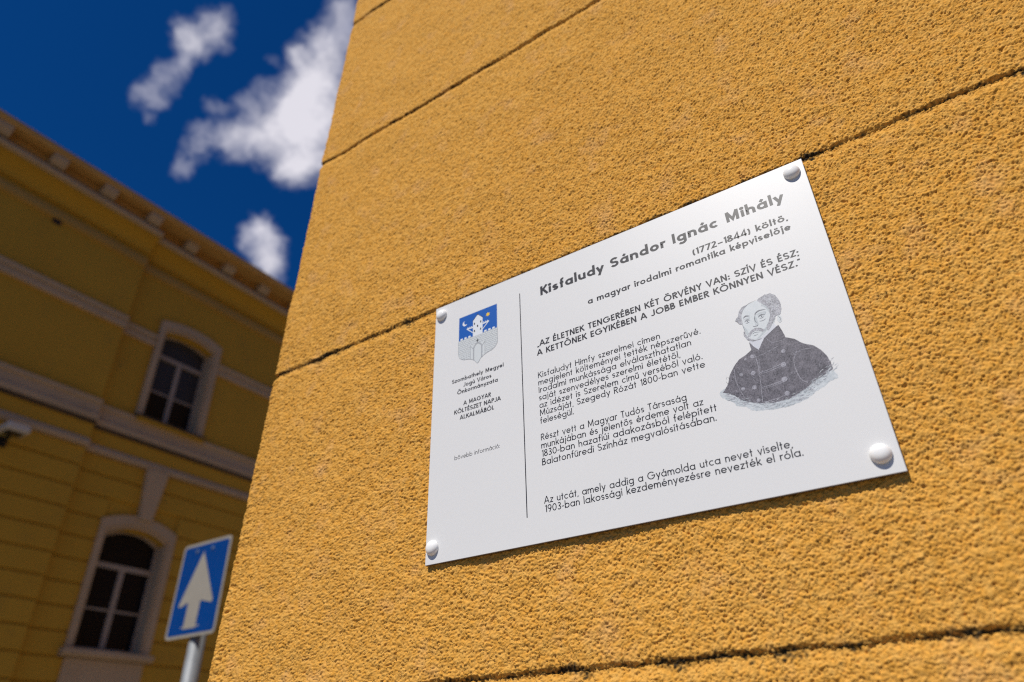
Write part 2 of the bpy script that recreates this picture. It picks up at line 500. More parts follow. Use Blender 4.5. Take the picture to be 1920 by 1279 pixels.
def window(a, b, zb, zc, rise, tz, midz, upper):
    yc = (a + b) / 2
    # frame mesh is the window itself
    fr = MB()
    wf = 0.035
    O = arch_pts(a - 0.01, b + 0.01, zb - 0.01, zc, rise); I = arch_pts(a + wf, b - wf, zb + wf, zc - wf, rise)
    P0, P1 = -0.155, -0.115
    n = len(O)
    for i in range(n):
        j = (i + 1) % n
        fr.face([F(P1, *O[i]), F(P1, *O[j]), F(P1, *I[j]), F(P1, *I[i])])
        fr.face([F(P1, *I[i]), F(P1, *I[j]), F(P0, *I[j]), F(P0, *I[i])])
        fr.face([F(P1, *O[j]), F(P1, *O[i]), F(P0, *O[i]), F(P0, *O[j])])
    fbox(fr, P0, P1 + .012, a + wf, b - wf, tz - 0.03, tz + 0.03)
    fbox(fr, P0, P1 + .008, yc - 0.033, yc + 0.033, zb + wf, tz - 0.03)
    for (u, v) in ((a + wf, yc - 0.033), (yc + 0.033, b - wf)):
        fbox(fr, P0 + .008, P1 - .005, u, v, midz - 0.012, midz + 0.012)
    wo = obj('window', fr, M_WFRAME, facade)
    # panes
    def pane(pts, mat=M_PANE):
        m1 = MB()
        m1.loft([[F(P0 + 0.010, *q) for q in pts], [F(P0 + 0.016, *q) for q in pts]])
        return obj('pane', m1, mat, wo)
    top = [(a + wf, tz + 0.03), (b - wf, tz + 0.03)] + I[2:]
    pane(top, M_BLIND if upper else M_PANE)
    for (u, v) in ((a + wf, yc - 0.033), (yc + 0.033, b - wf)):
        pane([(u, midz + 0.012), (v, midz + 0.012), (v, tz - 0.03), (u, tz - 0.03)], M_BLIND if upper else M_PANE)
        pane([(u, zb + wf), (v, zb + wf), (v, midz - 0.012), (u, midz - 0.012)])
    # surround with deep reveal
    sr = MB()
    Oo = arch_pts(a - 0.10, b + 0.12, zb - 0.02, zc + 0.155, rise + 0.01)
    Im = arch_pts(a - 0.03, b + 0.03, zb - 0.02, zc + 0.04, rise + 0.01)
    Ii = arch_pts(a, b, zb - 0.02, zc, rise)
    n = len(Oo)
    for i in range(1, n):
        j = (i + 1) % n
        arc = 2 <= i < n - 1
        sr.face([F(0.055, *Oo[i]), F(0.055, *Oo[j]), F(0.055, *Im[j]), F(0.055, *Im[i])])
        sr.face([F(0.055, *Im[i]), F(0.055, *Im[j]), F(0.035, *Im[j]), F(0.035, *Im[i])])
        sr.face([F(0.035, *Im[i]), F(0.035, *Im[j]), F(0.035, *Ii[j]), F(0.035, *Ii[i])])
        sr.face([F(0.035, *Ii[i]), F(0.035, *Ii[j]), F(-0.156, *Ii[j]), F(-0.156, *Ii[i])], 1 if arc else 0)
        sr.face([F(0.055, *Oo[j]), F(0.055, *Oo[i]), F(-0.012, *Oo[i]), F(-0.012, *Oo[j])])
    obj('window_surround', sr, [M_CREAM, M_YEL], wo)
    s2 = MB()
    if upper:
        fbox(s2, -0.156, 0.14, a - 0.13, b + 0.14, zb - 0.028, zb - 0.006)
        obj('window_sill', s2, M_DARKTRIM, wo)
        s3 = MB(); fbox(s3, 0.0, 0.12, a - 0.10, b + 0.12, zb - 0.085, zb - 0.030); obj('sill_bracket', s3, M_YEL, wo)
    else:
        A = [(-.156, zb - .01), (.13, zb - .02), (.135, zb - .07), (.10, zb - .10), (.0, zb - .10), (-.156, zb - .08)]
        s2.loft([[F(p, a - 0.14, z) for p, z in A], [F(p, b + 0.15, z) for p, z in A]])
        obj('window_sill', s2, M_CREAM, wo)
        s3 = MB(); fbox(s3, 0.0, 0.05, a - 0.06, b + 0.08, zb - 0.45, zb - 0.11); obj('apron_panel', s3, M_CREAM, wo)
    rb = MB(); fbox(rb, -0.52, -0.36, a - 0.03, b + 0.03, zb, zc + rise)   # dark room wall behind the glass
    obj('room_wall', rb, M_LAMPD, wo)
    return wo


for (a, b) in WINX:
    window(a, b, 4.19, 5.585, 0.08, 5.26, 4.70, True)
    a2, b2 = a - 0.04, b - 0.03
    window(a2, b2, 1.25, 2.59, 0.115, 2.235, 1.72, False)
    ks = MB(); c = (a2 + b2) / 2 + 0.03
    lo = [F(q, c + s * 0.085, 2.83) for q, s in ((0, -1), (.09, -1), (.09, 1), (0, 1))]
    hi = [F(q, c + s * 0.155, 3.51) for q, s in ((0, -1), (.10, -1), (.10, 1), (0, 1))]
    ks.loft([lo, hi]); obj('keystone', ks, M_CREAM, facade, bevel=0.01)
# ventilation opening under the cornice
vt = MB(); c0 = (2.575, 6.36)
fbox(vt, PL - 0.002, PL + 0.012, c0[0] - .055, c0[0] + .055, c0[1] - .055, c0[1] + .055)
vo = obj('vent', vt, M_DARKTRIM, facade)
for i in range(4):
    vs = MB(); z = c0[1] - .045 + i * .026
    fbox(vs, PL + .012, PL + .022, c0[0] - .05, c0[0] + .05, z, z + .012); obj('vent_slat', vs, M_LAMPD, vo)

# lamp on the facade
lamp = thing('wall_lamp', 'white floodlight with dark glass on a bracket arm on the yellow facade', 'wall lamp', F(0.30, 2.95, 3.35))
def rr(y0, y1, z0, z1, r, n=5):
    out = []
    for (cy, cz, a0) in ((y1 - r, z1 - r, 0), (y0 + r, z1 - r, 90), (y0 + r, z0 + r, 180), (y1 - r, z0 + r, 270)):
        for i in range(n + 1):
            t = RD(a0 + 90 * i / n); out.append((cy + r * math.cos(t), cz + r * math.sin(t)))
    return out
ho = MB(); R1 = rr(2.80, 3.05, 3.31, 3.405, 0.03); R0 = rr(2.82, 3.03, 3.325, 3.395, 0.03)
ho.loft([[F(.26, *q) for q in R0], [F(.28, *q) for q in R1], [F(.48, *q) for q in R1], [F(.50, *q) for q in R0]])
obj('housing', ho, M_LAMPW, lamp)
gl = MB(); fbox(gl, .31, .45, 2.84, 3.01, 3.298, 3.309); obj('lens', gl, M_LAMPD, lamp)
ar = MB(); fbox(ar, PL + .03, .30, 2.90, 2.94, 3.27, 3.30); fbox(ar, PL + .03, PL + .05, 2.87, 2.97, 3.20, 3.32); obj('arm', ar, M_LAMPD, lamp)

# ------------------------------------------------------------------ near building: ochre stucco with recessed joints
near = thing('stucco_building', 'ochre rough stucco corner building with dark recessed joints behind the plaque', 'building', (0.0, 0.0, 0.0))
YW = 0.0042
JOINTS = [-0.34, 0.060, 0.462, 0.859, 1.224, 1.60]      # heights above the camera
RC = 0.006

# rough stucco height field by filtered noise (period 1.84 m)
NT_ = 2048; DX = 0.0009


def field(seed, f0, width, power=1.0, aniso=1.0):
    r = np.random.default_rng(seed)
    fx = np.fft.fftfreq(NT_, DX)[:, None]; fz = np.fft.fftfreq(NT_, DX)[None, :]
    kk = np.sqrt(fx ** 2 * aniso ** 2 + fz ** 2) + 1e-9
    amp = np.exp(-(np.log(kk / f0) ** 2) / (2 * width ** 2)) / kk ** power
    ph = r.normal(size=(NT_, NT_))
    h = np.fft.ifft2(np.fft.fft2(ph) * amp).real
    return (h / h.std()).astype(np.float32)


H1 = field(1, 235.0, 0.34, 0.5, 1.08)       # grains about 4 mm
H2 = field(2, 60.0, 0.5, 0.8)               # lumps
H3 = field(3, 9.0, 0.6, 1.0)                # waves left by the trowel
H4 = field(4, 420.0, 0.30, 0.3)             # finest grain
H6 = field(8, 300.0, 0.33, 0.5, 1.0)          # sharp little pits
H5 = field(5, 120.0, 0.45, 0.8)             # pits and scratches
HB1 = field(9, 200.0, 0.36, 0.3, 1.0); HB2 = field(10, 270.0, 0.34, 0.3, 1.0)
bill = np.tanh(1.25 * np.sqrt(HB1 ** 2 + 0.006)) + 0.70 * np.tanh(1.3 * np.sqrt(HB2 ** 2 + 0.008))
HG = 1.75 * (bill - bill.mean()) - 0.8 * np.clip(H6 - 1.0, 0, 1.6) - 0.45 * np.clip(H5 - 1.4, 0, 1.5) + 0.24 * H4 + 0.16 * H2 + 0.45 * H3
HG = np.clip(HG, -3.2, 1.8) - 0.3
HG = (HG * 0.001).astype(np.float32)
JW = field(6, 28.0, 0.7, 0.8)               # joint wobble


def samp(T, s, z):
    a = (s / DX) % NT_; b = (z / DX) % NT_
    i = np.floor(a).astype(int); j = np.floor(b).astype(int)
    fa = a - i; fb = b - j
    i %= NT_; j %= NT_; i1 = (i + 1) % NT_; j1 = (j + 1) % NT_
    return (T[i, j] * (1 - fa) * (1 - fb) + T[i1, j] * fa * (1 - fb) + T[i, j1] * (1 - fa) * fb + T[i1, j1] * fa * fb)


def corner_x(z):
    return -0.7285 + 0.056 * (z - 0.462)


def spacing(lo, hi, step_fn):
    out = [lo]
    while out[-1] < hi:
        out.append(out[-1] + step_fn(out[-1]))
    out[-1] = hi
    return np.array(out)


def xsteps(lo, hi):
    return spacing(lo, hi, lambda x: 0.00076 + max(0.0, -x - 0.20) * 0.0013)


DR = 0.0034


def course(zlo, zhi, xr, below, above):
    """one stucco course: rough height field on the front, round the corner and a little way up the side"""
    zz = spacing(zlo, zhi, lambda z: 0.00076 + max(0.0, z - 0.45) * 0.0011)
    xs = xsteps(-0.722 + RC, xr)
    t = (xs - xs[0]) / (xs[-1] - xs[0])
    na = 7
    ysd = spacing(YW + RC, 0.32, lambda y: 0.0015 + (y - YW) * 0.05)[1:]
    cols = len(ysd) + na + len(xs)
    Z = zz[:, None]
    cx = corner_x(zz)[:, None]
    X = np.zeros((len(zz), cols), np.float32); Yv = np.zeros_like(X); NX = np.zeros_like(X); NY = np.zeros_like(X); Sp = np.zeros_like(X)
    a = len(ysd)
    X[:, :a] = cx; Yv[:, :a] = ysd[::-1][None]; NX[:, :a] = -1; Sp[:, :a] = (-0.722 - ysd[::-1])[None]
    for q in range(na):
        th = (q + 0.5) / na * math.pi / 2
        X[:, a + q] = (cx + RC - RC * math.cos(th))[:, 0]; Yv[:, a + q] = YW + RC - RC * math.sin(th)
        NX[:, a + q] = -math.cos(th); NY[:, a + q] = -math.sin(th); Sp[:, a + q] = -0.722 - RC * (1 - th) * 0.8
    a += na
    X[:, a:] = cx + RC + t[None] * (xr - cx - RC); Yv[:, a:] = YW; NY[:, a:] = -1; Sp[:, a:] = X[:, a:]
    Zf = np.broadcast_to(Z, X.shape)
    h = samp(HG, Sp + 5.0, Zf + 3.0)
    # recessed joint: sharp overhang of the upper course, sloping lip of the lower one
    wob = samp(JW, Sp + 2.0, Zf * 0.35 + 1.0) * 0.00055
    rag = samp(H5, Sp + 1.3, Zf + 0.7); fine = samp(H1, Sp + 0.4, Zf + 0.2)
    dlow = Zf - zlo + wob - rag * 0.0005 - fine * 0.0004
    dup = zhi - Zf - wob - rag * 0.0005
    dlow = dlow + rag * 0.0003 + fine * 0.00025
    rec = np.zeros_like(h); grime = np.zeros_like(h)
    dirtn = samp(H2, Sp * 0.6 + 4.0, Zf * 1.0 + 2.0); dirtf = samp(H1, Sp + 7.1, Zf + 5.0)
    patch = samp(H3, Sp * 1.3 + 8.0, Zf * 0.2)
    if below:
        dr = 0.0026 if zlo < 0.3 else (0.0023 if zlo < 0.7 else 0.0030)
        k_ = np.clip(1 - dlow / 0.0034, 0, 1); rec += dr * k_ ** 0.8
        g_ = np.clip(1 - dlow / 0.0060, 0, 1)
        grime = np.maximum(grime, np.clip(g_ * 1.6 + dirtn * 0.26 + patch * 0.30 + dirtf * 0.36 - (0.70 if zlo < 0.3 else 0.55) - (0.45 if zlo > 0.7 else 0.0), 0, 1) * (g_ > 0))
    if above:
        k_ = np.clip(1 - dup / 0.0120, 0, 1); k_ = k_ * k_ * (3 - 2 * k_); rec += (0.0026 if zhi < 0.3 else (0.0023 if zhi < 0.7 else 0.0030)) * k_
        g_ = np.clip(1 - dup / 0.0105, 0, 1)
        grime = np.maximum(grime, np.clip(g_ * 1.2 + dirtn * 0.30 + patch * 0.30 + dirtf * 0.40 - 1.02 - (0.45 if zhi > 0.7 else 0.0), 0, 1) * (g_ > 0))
    # a few isolated dark specks in the render
    sp = samp(H5, Sp * 1.0 + 11.0, Zf + 9.0)
    grime = np.maximum(grime, np.clip((sp - 2.9) * 1.2, 0, 0.5))
    wc = np.exp(-((Sp + 0.7285) / 0.010) ** 2)          # chipped, uneven arris at the corner
    chip = samp(H2, Sp * 0.3 + 3.0, Zf + 6.0); chip2 = samp(H5, Sp * 0.3 + 6.0, Zf * 0.8 + 1.0)
    disp = h - rec * (1 + 1.3 * wc) - wc * (0.0005 * np.abs(chip) + 0.0022 * np.clip(chip2 - 1.5, 0, 1.2))
    PX = X + NX * disp; PY = Yv + NY * disp; PZ = Zf + EYE
    R, C = X.shape
    co = np.stack([PX, PY, PZ], -1).reshape(-1, 3).astype(np.float32)
    idx = np.arange(R * C).reshape(R, C)
    q = np.stack([idx[:-1, :-1], idx[:-1, 1:], idx[1:, 1:], idx[1:, :-1]], -1).reshape(-1, 4)
    hid = (X > -0.422) & (X < -0.030) & (Zf > 0.176) & (Zf < 0.446) & (NY < -0.99)   # nothing is modelled under the plaque
    q = q[~hid[:-1, :-1].ravel()]
    me = bpy.data.meshes.new('stucco_course')
    me.vertices.add(len(co)); me.vertices.foreach_set('co', co.ravel())
    me.loops.add(q.size); me.loops.foreach_set('vertex_index', q.ravel().astype(np.int32))
    me.polygons.add(len(q))
    me.polygons.foreach_set('loop_start', np.arange(0, q.size, 4, dtype=np.int32))
    me.polygons.foreach_set('loop_total', np.full(len(q), 4, dtype=np.int32))
    me.polygons.foreach_set('use_smooth', np.ones(len(q), dtype=bool))
    me.update(calc_edges=True)
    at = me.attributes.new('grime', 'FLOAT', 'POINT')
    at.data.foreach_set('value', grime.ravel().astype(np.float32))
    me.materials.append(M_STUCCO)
    o = bpy.data.objects.new('stucco_course', me)
    COL.objects.link(o); o.parent = near
    return len(q)


nq = 0
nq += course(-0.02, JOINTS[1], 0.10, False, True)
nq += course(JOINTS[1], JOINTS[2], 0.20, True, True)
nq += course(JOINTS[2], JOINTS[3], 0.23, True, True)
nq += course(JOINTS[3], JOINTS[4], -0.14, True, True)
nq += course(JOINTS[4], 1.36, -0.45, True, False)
print('stucco quads', nq)

# the rest of the building beyond the close-up zone
XE, HB, YB = 6.0, 15.0, 14.0


def plain(x0, x1, z0, z1):
    m1 = MB()
    nseg = max(1, int((z1 - z0) / 0.5))
    m1.box((x0, YW, z0), (x1, 0.30, z1))
    return obj('wall_field', m1, M_STUCCO2, near)


jl = [-1.54, -0.74, -0.34, 0.060, 0.462, 0.859, 1.224, 1.62, 2.02, 2.42, 2.82, 3.22, 3.62, 4.02, 4.42, 4.82, 5.22, 5.62, 6.02, 6.42, 6.82] + [6.82 + 0.4 * (q + 1) for q in range(16)]
for i in range(len(jl) - 1):
    z0, z1 = jl[i] + EYE + 0.005, jl[i + 1] + EYE - 0.005
    zr = jl[i]
    if zr < -0.1:
        if zr > -0.4:
            plain(corner_x(zr), 0.10, z0, EYE - 0.0205)
            plain(0.10, XE, z0, z1)
        else:
            plain(corner_x(zr), XE, z0, z1)
    elif zr < 0.1:
        plain(0.20, XE, z0, z1)
    elif zr < 0.8:
        plain(0.23, XE, z0, z1)
    elif zr < 1.2:
        plain(-0.14, XE, z0, z1)
    elif zr < 1.3:
        plain(-0.45, XE, z0, z1)
        plain(corner_x(1.5), -0.45, EYE + 1.3605, z1)
    else:
        plain(corner_x(1.6), XE, z0, z1)
    sw = MB(); sw.box((corner_x(zr) + 0.0005, 0.3205, z0), (corner_x(zr) + 0.30, YB, z1)); obj('side_wall', sw, M_STUCCO2, near)
bk = MB(); bk.box((-0.655, YW + 0.008, 0.0), (XE - 0.002, YB - 0.01, HB - 0.6)); obj('core_wall', bk, M_STUCCO2, near)
cn = MB()
prof = [(0.0, HB - 0.60), (0.10, HB - 0.55), (0.14, HB - 0.35), (0.30, HB - 0.25), (0.34, HB - 0.05), (0.0, HB)]
cn.loft([[(-0.80 - p, -p, z) for p, z in prof], [(XE, -p, z) for p, z in prof]])
obj('cornice', cn, M_CREAM, near)
pl = MB(); pl.box((-0.82, -0.03, 0.0), (XE, YW + 0.001, 0.055)); obj('plinth', pl, M_KERB, near)

# ------------------------------------------------------------------ plaque (A3 sheet, 420 x 297 mm)
PX0, PZ0 = -0.43618, EYE + 0.45937      # top-left corner
PW, PH, PT = 0.420, 0.297, 0.0025
plaque = thing('plaque', 'white rectangular memorial plaque with black lettering on the ochre stucco wall', 'plaque', (PX0 + PW / 2, 0.0, PZ0 - PH / 2))


def Q(u, v, d=0.0):
    """millimetres from the top-left corner of the plaque -> world; d = metres proud of its face"""
    return (PX0 + u / 1000.0, -d, PZ0 - v / 1000.0)


pn = MB()
o0 = [(0, 0), (0, 297), (420, 297), (420, 0)]
e_ = 0.35
o1 = [(e_, e_), (e_, 297 - e_), (420 - e_, 297 - e_), (420 - e_, e_)]
pn.face([Q(u, v, 0) for u, v in o1])
for i in range(4):
    j = (i + 1) % 4
    pn.face([Q(*o0[i], -0.0003), Q(*o0[j], -0.0003), Q(*o1[j], 0), Q(*o1[i], 0)])
    pn.face([Q(*o0[j], -0.0003), Q(*o0[i], -0.0003), Q(*o0[i], -PT), Q(*o0[j], -PT)], 1)
pn.face([Q(u, v, -PT) for u, v in reversed(o0)], 1)
panel = obj('panel', pn, [M_PLAQUE, M_EDGE], plaque)

for (u, v) in ((9.3, 12.7), (409.0, 11.8), (8.6, 281.6), (407.6, 281.8)):
    cp = MB(); loops = []
    R_, Hh = 7.3, 4.9
    for i in range(13):
        a = i / 12 * math.pi / 2
        r = max(R_ * math.cos(a) ** 0.88 if i < 12 else 0.02, 0.02); d = Hh * math.sin(a) / 1000
        loops.append([Q(u + r * math.cos(2 * math.pi * k_ / 48), v - r * math.sin(2 * math.pi * k_ / 48), d + 0.0006) for k_ in range(48)])
    loops.insert(0, [Q(u + R_ * math.cos(2 * math.pi * k_ / 48), v - R_ * math.sin(2 * math.pi * k_ / 48), 0.0) for k_ in range(48)])
    cp.loft(loops)
    obj('screw_cap', cp, M_CAP, plaque, smooth=True)


# ---------------------------------------------------------------- stroke lettering (geometric sans, drawn as ribbons)
def arc(cx, cy, rx, ry, a0, a1, n=None):
    n = n or max(4, int(abs(a1 - a0) / 15))
    return [(cx + rx * math.cos(RD(a0 + (a1 - a0) * i / n)), cy + ry * math.sin(RD(a0 + (a1 - a0) * i / n))) for i in range(n + 1)]


def glyph(ch, w):
    """returns (strokes, dots, advance); unit = capital height; w = stroke width"""
    X = 0.665; A = 1.06; h = w / 2; D = -0.27
    r = X / 2 - h; cy = X / 2
    acc = {'á': ('a', 'A'), 'é': ('e', 'A'), 'í': ('ı', 'A'), 'ó': ('o', 'A'), 'ú': ('u', 'A'), 'ö': ('o', 'U'), 'ü': ('u', 'U'), 'ő': ('o', 'H'), 'ű': ('u', 'H'),
           'Á': ('A', 'A'), 'É': ('E', 'A'), 'Í': ('I', 'A'), 'Ó': ('O', 'A'), 'Ö': ('O', 'U'), 'Ő': ('O', 'H')}
    if ch in acc:
        bch, kind = acc[ch]
        s, d, adv = glyph(bch, w)
        s = list(s); d = list(d)
        top = (X if bch in 'aeıou' else 1.0) + 0.10
        cx = adv / 2
        if kind == 'A':
            s.append([(cx - 0.05, top - 0.01), (cx + 0.085, top + 0.19)])
        elif kind == 'U':
            for q in (-0.115, 0.115):
                d.append((cx + q, top + 0.06, w * 0.62))
        else:
            for q in (-0.10, 0.08):
                s.append([(cx + q - 0.03, top), (cx + q + 0.06, top + 0.18)])
        return s, d, adv
    S = []; Dt = []; adv = 0.5
    if ch == 'o': S = [arc(cy, cy, r, r, 0, 360, 28)]; adv = X
    elif ch == 'a': S = [arc(cy, cy, r, r, 0, 360, 28), [(cy + r, 0), (cy + r, X)]]; adv = X + 0.01
    elif ch == 'b': S = [[(h, 0), (h, A)], arc(h + r, cy, r, r, 0, 360, 28)]; adv = X
    elif ch == 'd': S = [arc(cy, cy, r, r, 0, 360, 28), [(cy + r, 0), (cy + r, A)]]; adv = X + 0.01
    elif ch == 'p': S = [[(h, D), (h, X)], arc(h + r, cy, r, r, 0, 360, 28)]; adv = X
    elif ch == 'g': S = [arc(cy, cy, r, r, 0, 360, 28), [(cy + r, X), (cy + r, -0.06)] + arc(cy, -0.06, r, 0.21 - h * 0.2, 0, -145, 10)[1:]]; adv = X + 0.01
    elif ch == 'c': S = [arc(cy, cy, r, r, 48, 312, 20)]; adv = X - 0.10
    elif ch == 'e': S = [[(cy + r, cy - 0.005), (cy - r, cy - 0.005)], arc(cy, cy, r, r, 0, 322, 24)]; adv = X - 0.02
    elif ch == 'f': S = [[(0.17, 0), (0.17, A - 0.20)] + arc(0.17 + 0.15, A - 0.20, 0.15, 0.20 - h, 180, 75, 7)[1:], [(0.02, X - h), (0.34, X - h)]]; adv = 0.36
    elif ch in 'hn':
        rr_ = 0.205; S = [[(h, 0), (h, A if ch == 'h' else X)], [(h, X - h - rr_)] + arc(h + rr_, X - h - rr_, rr_, rr_, 180, 0, 12) + [(h + 2 * rr_, 0)]]; adv = 2 * rr_ + w
    elif ch == 'm':
        rr_ = 0.185
        S = [[(h, 0), (h, X)]]
        for q in (0, 1):
            x0 = h + q * 2 * rr_
            S.append([(x0, X - h - rr_)] + arc(x0 + rr_, X - h - rr_, rr_, rr_, 180, 0, 12) + [(x0 + 2 * rr_, 0)])
        adv = 4 * rr_ + w
    elif ch == 'u':
        rr_ = 0.205; S = [[(h, X), (h, h + rr_)] + arc(h + rr_, h + rr_, rr_, rr_, 180, 360, 12) + [(h + 2 * rr_, h + rr_)], [(h + 2 * rr_, X), (h + 2 * rr_, 0)]]; adv = 2 * rr_ + w
    elif ch in 'iı':
        S = [[(h, 0), (h, X)]]; adv = w
        if ch == 'i': Dt = [(h, X + 0.19, w * 0.72)]
    elif ch == 'j':
        S = [[(h + 0.06, X), (h + 0.06, -0.08)] + arc(h - 0.07, -0.08, 0.13, 0.15, 0, -80, 6)[1:]]; Dt = [(h + 0.06, X + 0.19, w * 0.72)]; adv = w + 0.06
    elif ch == 'l': S = [[(h, 0), (h, A)]]; adv = w
    elif ch == 'k': S = [[(h, 0), (h, A)], [(0.46, X), (h, 0.25)], [(0.19, 0.35), (0.48, 0)]]; adv = 0.48
    elif ch == 'r': S = [[(h, 0), (h, X)], [(h, X - h - 0.19)] + arc(h + 0.21, X - h - 0.19, 0.21, 0.19, 180, 70, 8)]; adv = 0.33
    elif ch == 't': S = [[(0.16, 0), (0.16, 0.93)], [(0.01, X - h), (0.32, X - h)]]; adv = 0.33
    elif ch == 'v': S = [[(0.04, X), (0.27, 0.0), (0.50, X)]]; adv = 0.54
    elif ch == 'y': S = [[(0.04, X), (0.29, 0.04)], [(0.52, X), (0.17, D)]]; adv = 0.55
    elif ch == 'z': S = [[(0.03, X - h), (0.43, X - h), (0.05, h), (0.46, h)]]; adv = 0.47
    elif ch in 'sS':
        Hh_ = X if ch == 's' else 1.0
        ry = (Hh_ / 2 - h) / 2; rx = 0.155 if ch == 's' else 0.225; cx = rx + h
        S = [arc(cx, Hh_ / 2 + ry, rx, ry, 25, 270, 16) + arc(cx, Hh_ / 2 - ry, rx, ry, 90, -155, 16)[1:]]; adv = 2 * (rx + h)
    elif ch == 'A': S = [[(0.03, 0), (0.385, 1.0)], [(0.74, 0), (0.385, 1.0)], [(0.15, 0.31), (0.62, 0.31)]]; adv = 0.77
    elif ch == 'B':
        S = [[(h, 0), (h, 1)], [(h, 1 - h), (0.27, 1 - h)] + arc(0.27, 0.755, 0.19, 0.245 - h, 90, -90, 10) + [(h, 0.51)], [(h, 0.51), (0.29, 0.51)] + arc(0.29, 0.255 + h / 2, 0.24, 0.255 - h / 2, 90, -90, 10) + [(h, h)]]; adv = 0.57
    elif ch == 'E': S = [[(h, 0), (h, 1)], [(h, 1 - h), (0.50, 1 - h)], [(h, 0.51), (0.46, 0.51)], [(h, h), (0.50, h)]]; adv = 0.51
    elif ch == 'G': S = [arc(0.5, 0.5, 0.5 - h, 0.5 - h, 42, 360, 28) + [(0.55, 0.5)]]; adv = 1.0
    elif ch == 'H': S = [[(h, 0), (h, 1)], [(0.68 - h, 0), (0.68 - h, 1)], [(h, 0.51), (0.68 - h, 0.51)]]; adv = 0.68
    elif ch == 'I': S = [[(h, 0), (h, 1)]]; adv = w
    elif ch == 'J': S = [[(0.40, 1), (0.40, 0.24)] + arc(0.21, 0.24, 0.19, 0.24 - h, 0, -155, 10)[1:]]; adv = 0.40 + h
    elif ch == 'K': S = [[(h, 0), (h, 1)], [(0.58, 1), (h, 0.42)], [(0.24, 0.58), (0.62, 0)]]; adv = 0.62
    elif ch == 'L': S = [[(h, 0), (h, 1)], [(h, h), (0.45, h)]]; adv = 0.46
    elif ch == 'M': S = [[(0.03 + h, 0), (0.12, 1)], [(0.12, 1), (0.45, 0.18), (0.78, 1)], [(0.87 - h, 0), (0.78, 1)]]; adv = 0.90
    elif ch == 'N': S = [[(h, 0), (h, 1)], [(h, 1), (0.70 - h, 0)], [(0.70 - h, 0), (0.70 - h, 1)]]; adv = 0.70
    elif ch == 'O': S = [arc(0.5, 0.5, 0.5 - h, 0.5 - h, 0, 360, 36)]; adv = 1.0
    elif ch in 'PR':
        S = [[(h, 0), (h, 1)], [(h, 1 - h), (0.29, 1 - h)] + arc(0.29, 0.735, 0.22, 0.265 - h, 90, -90, 10) + [(h, 0.47)]]; adv = 0.54
        if ch == 'R': S.append([(0.27, 0.47), (0.54, 0)]); adv = 0.56
    elif ch == 'T': S = [[(0.27, 0), (0.27, 1)], [(0.0, 1 - h), (0.54, 1 - h)]]; adv = 0.54
    elif ch == 'V': S = [[(0.03, 1), (0.355, 0), (0.68, 1)]]; adv = 0.71
    elif ch == 'Y': S = [[(0.03, 1), (0.32, 0.45)], [(0.61, 1), (0.32, 0.45)], [(0.32, 0.46), (0.32, 0)]]; adv = 0.64
    elif ch == 'Z': S = [[(0.04, 1 - h), (0.53, 1 - h), (0.05, h), (0.56, h)]]; adv = 0.58
    elif ch == '0': S = [arc(0.31, 0.5, 0.31 - h, 0.5 - h, 0, 360, 28)]; adv = 0.62
    elif ch == '1': S = [[(0.06, 0.83), (0.22, 1.0 - h), (0.22, 0)]]; adv = 0.26
    elif ch == '2': S = [arc(0.26, 0.73, 0.25 - h, 0.27 - h, 165, -35, 12) + [(0.05, h), (0.53, h)]]; adv = 0.54
    elif ch == '3': S = [arc(0.25, 0.755, 0.22 - h * 0.5, 0.245 - h, 140, -90, 12) + arc(0.25, 0.265, 0.25 - h * 0.5, 0.265 - h + 0.0, 90, -150, 12)]; adv = 0.52
    elif ch == '4': S = [[(0.44, 0), (0.44, 1), (0.05, 0.24), (0.60, 0.24)]]; adv = 0.60
    elif ch == '7': S = [[(0.03, 1 - h), (0.50, 1 - h), (0.17, 0)]]; adv = 0.52
    elif ch == '8': S = [arc(0.26, 0.755, 0.21 - h * 0.5, 0.245 - h, 0, 360, 20), arc(0.26, 0.265, 0.255 - h * 0.5, 0.265 - h, 0, 360, 20)]; adv = 0.52
    elif ch == '9': S = [arc(0.29, 0.68, 0.285 - h, 0.32 - h, 0, 360, 24), [(0.55, 0.60), (0.28, 0)]]; adv = 0.58
    elif ch == '(': S = [arc(0.42, 0.42, 0.36, 0.66, 135, 225, 10)]; adv = 0.22
    elif ch == ')': S = [arc(-0.20, 0.42, 0.36, 0.66, 45, -45, 10)]; adv = 0.22
    elif ch == '–': S = [[(0.0, 0.36), (0.50, 0.36)]]; adv = 0.50
    elif ch == '-': S = [[(0.0, 0.36), (0.30, 0.36)]]; adv = 0.30
    elif ch == ',': S = [[(0.10, 0.07), (0.03, -0.14)]]; adv = 0.12
    elif ch == '.': Dt = [(w * 0.6, w * 0.62, w * 0.66)]; adv = w * 1.2
    elif ch == ':': Dt = [(w * 0.6, w * 0.62, w * 0.66), (w * 0.6, 0.52, w * 0.66)]; adv = w * 1.2
    elif ch == ';': Dt = [(0.08, 0.52, w * 0.66)]; S = [[(0.10, 0.07), (0.03, -0.14)]]; adv = 0.14
    elif ch == '„': S = [[(0.08, 0.08), (0.02, -0.12)], [(0.20, 0.08), (0.14, -0.12)]]; adv = 0.22
    elif ch == '”': S = [[(0.08, 1.0), (0.03, 0.80)], [(0.20, 1.0), (0.15, 0.80)]]; adv = 0.22
    elif ch == ' ': adv = 0.33
    else: raise ValueError(ch)
    return S, Dt, adv


SIDE = {'o': .05, 'c': .05, 'e': .05, 'd': .05, 'v': .0, 'y': .0, 'A': -.0, 'V': .0, 'T': .01, 'O': .05, 'G': .05}


